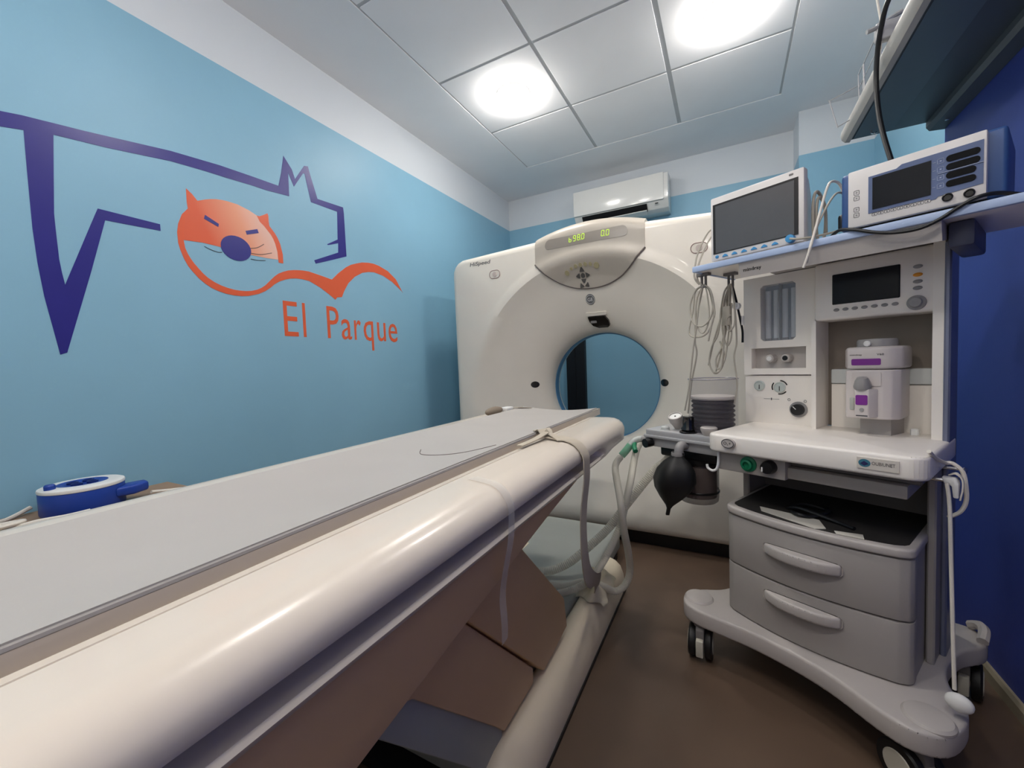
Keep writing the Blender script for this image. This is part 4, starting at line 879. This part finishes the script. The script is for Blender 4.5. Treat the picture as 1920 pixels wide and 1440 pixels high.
CB(MB().prism([(0.078, 0.252), (0.078, 0.226), (0.112, 0.226), (0.130, 0.252)], 'xy', 0.892, 0.982, 0.003), 'filler_block', VAPW, vp)
CB(MB().prism(rrect(0.081, 0.110, 0.932, 0.963, 0.004), 'xz', 0.2245, 0.227), 'purple_label', PURPLE, vp, 0)
CB(MB().lathe([(0.0055, 0.0), (0.0055, -0.003), (0.0, -0.003)], (0.096, 0.226, 0.917), (0, 1, 0), 16), 'drain_screw', KNOBG, vp)
CB(MB().box(0.082, 0.110, 0.2252, 0.227, 0.8965, 0.900), 'slot', INK, vp, 0)
CB(MB().rbox(0.060, 0.072, 0.2485, 0.256, 0.912, 0.952, 0.003, 2), 'sight_glass', mat('pale sight glass', (176, 178, 172), 0.2), vp)
CB(MB().prism([(0.075, 0.300), (0.150, 0.300), (0.165, 0.385), (0.060, 0.385)], 'xy', 0.832, 0.888), 'bracket', CARTG, vp, 0)

# patient monitor
mo = cthing('patient_monitor', 'white patient monitor with grey screen and blue keys on the top shelf', 'monitor', (-0.14, 0.12, 1.436))
CB(MB().rbox(-0.285, 0.000, 0.058, 0.090, 1.4362, 1.656, 0.006, 2), 'bezel', DEFW, mo)
rows = []
for y, x0, x1, z0, z1 in ((0.088, -0.280, -0.004, 1.4365, 1.650), (0.12, -0.276, -0.008, 1.4365, 1.640), (0.17, -0.262, -0.018, 1.4365, 1.605), (0.20, -0.25, -0.03, 1.4365, 1.59)):
    rows.append([(x, y, z) for x, z in rrect(x0, x1, z0, z1, 0.012, 4)])
hb = MB().grid(rows, True); k_ = len(rows[0]); hb.f.append(tuple(range(len(hb.v) - k_, len(hb.v))))
CB(hb, 'rear_housing', WHITEP, mo, 40)
scr = CB(MB().box(-0.275, -0.015, 0.0565, 0.060, 1.4595, 1.6305), 'screen_border', BEZEL, mo, 0)
CB(MB().box(-0.266, -0.026, 0.0558, 0.058, 1.4625, 1.6235), 'screen', SCREEN, scr, 0)
CB(MB().sphere((-0.262, 0.057, 1.4495), 0.0062, 0.003, 0.006, 14, 8), 'power_key', BLUEK, mo)
for k in range(6):
    x = -0.234 + 0.031 * k; CB(MB().prism([(x - 0.010, 1.4445), (x + 0.010, 1.4445), (x + 0.007, 1.4495), (x, 1.4540), (x - 0.007, 1.4495)], 'xz', 0.054, 0.060, 0.001, 1), 'soft_key', BLUEK, mo)
CB(MB().lathe([(0.0125, 0.0), (0.0115, -0.016), (0.0, -0.017)], (-0.034, 0.058, 1.4500), (0, 1, 0), 22), 'trim_knob', BLUEK, mo)
CB(MB().prism(rrect(-0.040, -0.028, 1.641, 1.646, 0.002), 'xz', 0.0570, 0.060), 'alarm_lamp', CARTD, mo, 0)

# defibrillator
de = cthing('defibrillator', 'blue and white defibrillator with dark screen on the top shelf', 'defibrillator', (0.235, 0.14, 1.436))
CB(MB().rbox(0.086, 0.386, 0.066, 0.26, 1.436, 1.593, 0.008, 3), 'casing', DEFBLUE, de)
CB(MB().rbox(0.106, 0.357, 0.047, 0.070, 1.438, 1.590, 0.004, 2), 'face_plate', DEFW, de)
CB(MB().prism([(0.150, 1.466), (0.265, 1.466), (0.268, 1.461), (0.276, 1.461), (0.280, 1.466), (0.352, 1.471), (0.352, 1.569), (0.215, 1.569), (0.205, 1.562), (0.150, 1.562)], 'xz', 0.0455, 0.049), 'slate_panel', DEFPANEL, de, 0)
CB(MB().box(0.1585, 0.268, 0.0442, 0.047, 1.474, 1.556), 'screen', SCREEN2, de, 0)
for k in range(4):
    z = 1.548 - 0.0195 * k; x0 = 0.293; x1 = 0.347 - (0.006 if k > 1 else 0)
    CB(MB().prism(rrect(x0, x1, z - 0.0075, z + 0.0075, 0.007), 'xz', 0.0440, 0.047), 'energy_strip', mat('matt black strip', (14, 15, 18), 0.75, spec=0.2), de, 0)
    CB(MB().tube([(a, 0.0452, b_) for a, b_ in rrect(0.2785, 0.2895, z - 0.0055, z + 0.0055, 0.001, 1)], 0.0006, 5, 0, closed=True), 'key_outline', INKL, de)
    CB(MB().box(0.2825, 0.2855, 0.0448, 0.0458, z - 0.0012, z + 0.0015).box(0.2705, 0.2755, 0.0448, 0.0458, z - 0.0004, z + 0.0004), 'key_mark', INKL, de, 0)
CB(MB().box(0.279, 0.352, 0.0436, 0.0458, 1.5185, 1.5197), 'divider_line', INKL, de, 0)
for k in range(9):
    x = 0.1625 + 0.0125 * k
    CB(MB().tube([(a, 0.0466, b_) for a, b_ in rrect(x - 0.005, x + 0.005, 1.4575, 1.4645, 0.001, 1)], 0.0005, 5, 0, closed=True), 'key_outline', INK, de)
    CB(MB().prism([(x - 0.002, 1.4598), (x + 0.002, 1.4598), (x, 1.4628)], 'xz', 0.0462, 0.0472), 'key_mark', INK, de, 0)
for z in (1.530, 1.515, 1.485, 1.470):
    CB(MB().tube([(a, 0.0468, b_) for a, b_ in rrect(0.1195, 0.1305, z - 0.0055, z + 0.0055, 0.001, 1)], 0.0006, 5, 0, closed=True), 'key_outline', INK, de)
    CB(MB().box(0.1230, 0.1270, 0.0464, 0.0472, z - 0.002, z + 0.002), 'key_mark', KNOBG, de, 0)
for x, z in ((0.296, 1.4585), (0.331, 1.456)):
    c_ = CB(MB().lathe([(0.0095, 0.0), (0.0095, -0.004), (0.0075, -0.005), (0.0065, -0.001), (0.0, -0.001)], (x, 0.047, z), (0, 1, 0), 22), 'lead_socket', BLACK, de)
CB(MB().box(0.326, 0.336, 0.0464, 0.0472, 1.4435, 1.4445), 'print_mark', KNOBG, de, 0)
CB(MB().rbox(0.068, 0.088, 0.10, 0.17, 1.452, 1.498, 0.008, 3), 'side_socket', BLACK, de)
CB(MB().rbox(0.110, 0.36, 0.060, 0.22, 1.4285, 1.4375, 0.003, 1), 'foot_rail', BLACK, de)

# ECG leads and cables
def leads(name, label, strands, m, r_, grp=None, extra=None):
    t_ = cthing(name, label, 'cable', (strands[0][0][0], strands[0][0][1], strands[0][-1][2]), grp)
    for s_ in strands: CB(MB().tube(s_, r_, 6, 6), 'lead_strand', m, t_)
    return t_
B1 = [[(-0.349,0.120,1.369),(-0.375,0.120,1.360),(-0.403,0.130,1.320),(-0.408,0.130,1.278),(-0.390,0.120,1.234),(-0.355,0.115,1.216),(-0.321,0.110,1.237),(-0.306,0.110,1.284),(-0.317,0.120,1.336),(-0.341,0.120,1.371)],
      [(-0.352,0.122,1.370),(-0.384,0.125,1.350),(-0.392,0.125,1.286),(-0.411,0.125,1.195),(-0.372,0.125,1.177),(-0.334,0.125,1.194),(-0.312,0.125,1.256),(-0.327,0.125,1.345),(-0.343,0.122,1.371)],
      [(-0.344,0.112,1.372),(-0.360,0.115,1.322),(-0.377,0.115,1.202),(-0.388,0.115,1.141),(-0.399,0.115,1.058),(-0.411,0.115,0.974),(-0.429,0.115,0.888)],
      [(-0.341,0.110,1.372),(-0.315,0.110,1.344),(-0.301,0.110,1.264),(-0.311,0.110,1.226),(-0.326,0.110,1.158)],
      [(-0.300,0.13,1.575),(-0.330,0.125,1.562),(-0.362,0.115,1.50),(-0.372,0.105,1.44),(-0.370,0.10,1.40),(-0.357,0.11,1.374)],
      [(-0.300,0.14,1.560),(-0.325,0.13,1.54),(-0.358,0.12,1.47),(-0.366,0.11,1.42),(-0.362,0.108,1.39),(-0.350,0.112,1.372)],
      [(-0.344,0.118,1.370),(-0.372,0.12,1.33),(-0.380,0.12,1.24),(-0.352,0.118,1.19),(-0.325,0.115,1.24),(-0.330,0.115,1.33),(-0.340,0.115,1.371)],
      [(-0.346,0.118,1.373),(-0.384,0.130,1.244),(-0.390,0.130,1.162),(-0.384,0.130,1.110),(-0.408,0.130,0.994),(-0.424,0.130,0.876)]]
leads('lead_bundle', 'grey monitor lead bundle on the outer hook under the shelf', B1, CABLEG, 0.0032, 'hanging monitor leads')
B2 = [[(-0.289,0.200,1.370),(-0.309,0.200,1.345),(-0.322,0.200,1.281),(-0.327,0.200,1.230),(-0.338,0.200,1.179),(-0.360,0.200,1.139),(-0.371,0.200,1.076),(-0.350,0.200,1.033),(-0.323,0.200,1.054),(-0.312,0.200,1.105),(-0.328,0.200,1.158)],
      [(-0.288,0.208,1.371),(-0.302,0.210,1.319),(-0.307,0.210,1.239),(-0.322,0.210,1.158),(-0.334,0.210,1.096),(-0.351,0.210,1.039)],
      [(-0.284,0.198,1.371),(-0.270,0.190,1.312),(-0.266,0.190,1.233),(-0.275,0.190,1.204),(-0.290,0.190,1.196),(-0.297,0.190,1.237),(-0.281,0.190,1.255)],
      [(-0.285,0.207,1.372),(-0.275,0.210,1.275),(-0.270,0.210,1.154),(-0.280,0.210,1.094),(-0.270,0.210,0.992),(-0.281,0.210,0.916)],
      [(-0.287,0.200,1.373),(-0.311,0.195,1.299),(-0.308,0.195,1.197),(-0.322,0.195,1.054),(-0.352,0.195,1.038)],
      [(-0.286,0.204,1.370),(-0.300,0.2,1.33),(-0.318,0.198,1.22),(-0.300,0.196,1.14),(-0.282,0.196,1.18),(-0.292,0.198,1.27),(-0.288,0.2,1.37)],
      [(-0.284,0.206,1.371),(-0.296,0.206,1.26),(-0.318,0.204,1.15),(-0.345,0.202,1.09),(-0.338,0.2,1.05),(-0.312,0.2,1.08),(-0.300,0.205,1.16),(-0.285,0.206,1.30)],
      [(-0.289,0.206,1.373),(-0.329,0.205,1.241),(-0.355,0.205,1.160),(-0.378,0.205,1.065)]]
t2 = leads('lead_bundle', 'tangled grey monitor leads on the inner hook beside the flowmeter panel', B2, CABLEG, 0.0033, 'hanging monitor leads')
CB(MB().rbox(-0.315, -0.285, 0.190, 0.212, 1.215, 1.290, 0.006, 2), 'lead_block', CABLEG, t2)
tb = leads('sensor_cable', 'short black sensor cable with white clip beside the flowmeter panel', [[(-0.287,0.214,1.372),(-0.277,0.222,1.316),(-0.268,0.235,1.24),(-0.262,0.24,1.193),(-0.262,0.24,1.149)]], CABLEB, 0.0042)
CB(MB().lathe([(0.013, 0.0), (0.013, -0.016), (0.009, -0.018), (0.0, -0.018)], (-0.272, 0.226, 1.287), (0, 1, 0), 18), 'white_clip', WHITEP, tb)
CB(MB().cyl((-0.262, 0.240, 1.250), (-0.262, 0.240, 1.215), 0.006, n=12), 'white_clip', WHITEP, tb)
cA = MB().tube([(-0.030, 0.035, 1.447), (-0.005, 0.034, 1.440), (0.028, 0.060, 1.442), (0.065, 0.120, 1.458), (0.075, 0.13, 1.475)], 0.0032, 8, 6)
tag(cA.xf(CM).build('probe_cable', CABLEG), 'grey cable crossing from the monitor knob to the defibrillator side', 'cable')
cB = MB().tube([(0.009, 0.022, 1.350), (0.020, 0.024, 1.385), (0.028, 0.036, 1.432), (0.034, 0.08, 1.520), (0.040, 0.11, 1.585), (0.044, 0.14, 1.612), (0.055, 0.175, 1.605), (0.062, 0.20, 1.55), (0.060, 0.21, 1.46)], 0.0038, 8, 8)
tag(cB.xf(CM).build('probe_cable', CABLEW), 'white cable arching between the monitor and the defibrillator, hanging over the shelf edge', 'cable')
cC = MB().tube([(0.016, 0.026, 1.362), (0.024, 0.034, 1.420), (0.036, 0.07, 1.490), (0.050, 0.11, 1.550), (0.060, 0.145, 1.575), (0.066, 0.19, 1.56), (0.068, 0.22, 1.46)], 0.003, 8, 8)
tag(cC.xf(CM).build('probe_cable', CABLEG), 'thin grey cable beside the white arching cable at the shelf edge', 'cable')
cD = MB()
cD.tube([(0.008, 0.105, 1.440), (0.007, 0.105, 1.545), (0.008, 0.125, 1.590), (0.012, 0.15, 1.585), (0.014, 0.185, 1.55), (0.014, 0.185, 1.48), (0.012, 0.16, 1.445), (0.012, 0.12, 1.46), (0.013, 0.115, 1.54), (0.014, 0.135, 1.575), (0.018, 0.17, 1.55), (0.018, 0.18, 1.47)], 0.0045, 8, 6)
tag(cD.xf(CM).build('cuff_tube', CABLEG), 'coiled grey tube hanging on the right side of the patient monitor', 'tube')
cE = MB().tube([(0.060, 0.075, 1.433), (0.085, 0.055, 1.442), (0.12, 0.0405, 1.432), (0.165, 0.0395, 1.412), (0.207, 0.0395, 1.400), (0.250, 0.0395, 1.398), (0.285, 0.0395, 1.410), (0.315, 0.040, 1.428), (0.345, 0.043, 1.442), (0.375, 0.06, 1.444), (0.41, 0.10, 1.436)], 0.0045, 8, 8)
tag(cE.xf(CM).build('power_cable', CABLEB), 'black mains cable sagging over the shelf edge in front of the defibrillator', 'cable')
# cords at the right rail
rc = MB().tube([(0.274, 0.02, 0.846), (0.279, 0.06, 0.825), (0.290, 0.11, 0.805), (0.303, 0.12, 0.803), (0.320, 0.12, 0.785), (0.326, 0.12, 0.751), (0.327, 0.12, 0.711), (0.317, 0.12, 0.681), (0.296, 0.12, 0.661)], 0.0048, 8, 7)
tag(rc.xf(CM).build('gas_tube', CABLEW), 'pale tube looping around the side rail against the navy wall', 'tube')
rc2 = MB().ribbon([(0.300, 0.112, 0.776), (0.312, 0.10, 0.782), (0.322, 0.10, 0.770), (0.323, 0.10, 0.745), (0.319, 0.10, 0.716)], Vector((0, 1, 0)), 0.012, 0.003)
tag(rc2.xf(CM).build('tape_loop', CABLEW), 'crumpled white tape loop on the rail clamp', 'tape')
pc_ = cthing('hanging_cord', 'white cord with oval plug hanging from the side rail to the base', 'cord', (0.33, 0.02, 0.20))
CB(MB().tube([(0.298, 0.078, 0.760), (0.304, 0.074, 0.70), (0.310, 0.060, 0.55), (0.316, 0.045, 0.40), (0.322, 0.030, 0.26)], 0.0042, 8, 5), 'cord', CABLEW, pc_)
CB(MB().sphere((0.331, 0.022, 0.236), 0.026, 0.016, 0.022, 18, 10), 'plug', WHITEP, pc_)
# papers on the drawer lid
for pts, lab in (([(-0.15, 0.085), (-0.13, 0.048), (0.035, 0.008), (0.055, 0.03), (0.02, 0.09)], 'torn white paper scrap on the drawer lid, left of two'), ([(0.075, 0.03), (0.085, 0.012), (0.145, 0.024), (0.135, 0.055)], 'small dark-edged paper scrap on the drawer lid, right of two')):
    pts = [(x, y + 0.022) for x, y in pts]
    tag(MB().prism(pts, 'xy', 0.5726, 0.5750).xf(CM).build('paper_scrap', PAPER, smooth=0), lab, 'paper')
tg = MB().tube([(-0.06, 0.12, 0.578), (-0.03, 0.09, 0.585), (0.0, 0.11, 0.580), (0.03, 0.16, 0.59), (0.01, 0.21, 0.58), (-0.05, 0.20, 0.586), (-0.08, 0.15, 0.578), (-0.04, 0.13, 0.592), (0.06, 0.12, 0.580), (0.11, 0.10, 0.578)], 0.006, 8, 6)
tag(tg.xf(CM).build('coiled_cable', CABLEB), 'black cable coiled on the drawer lid under the worktop', 'cable')
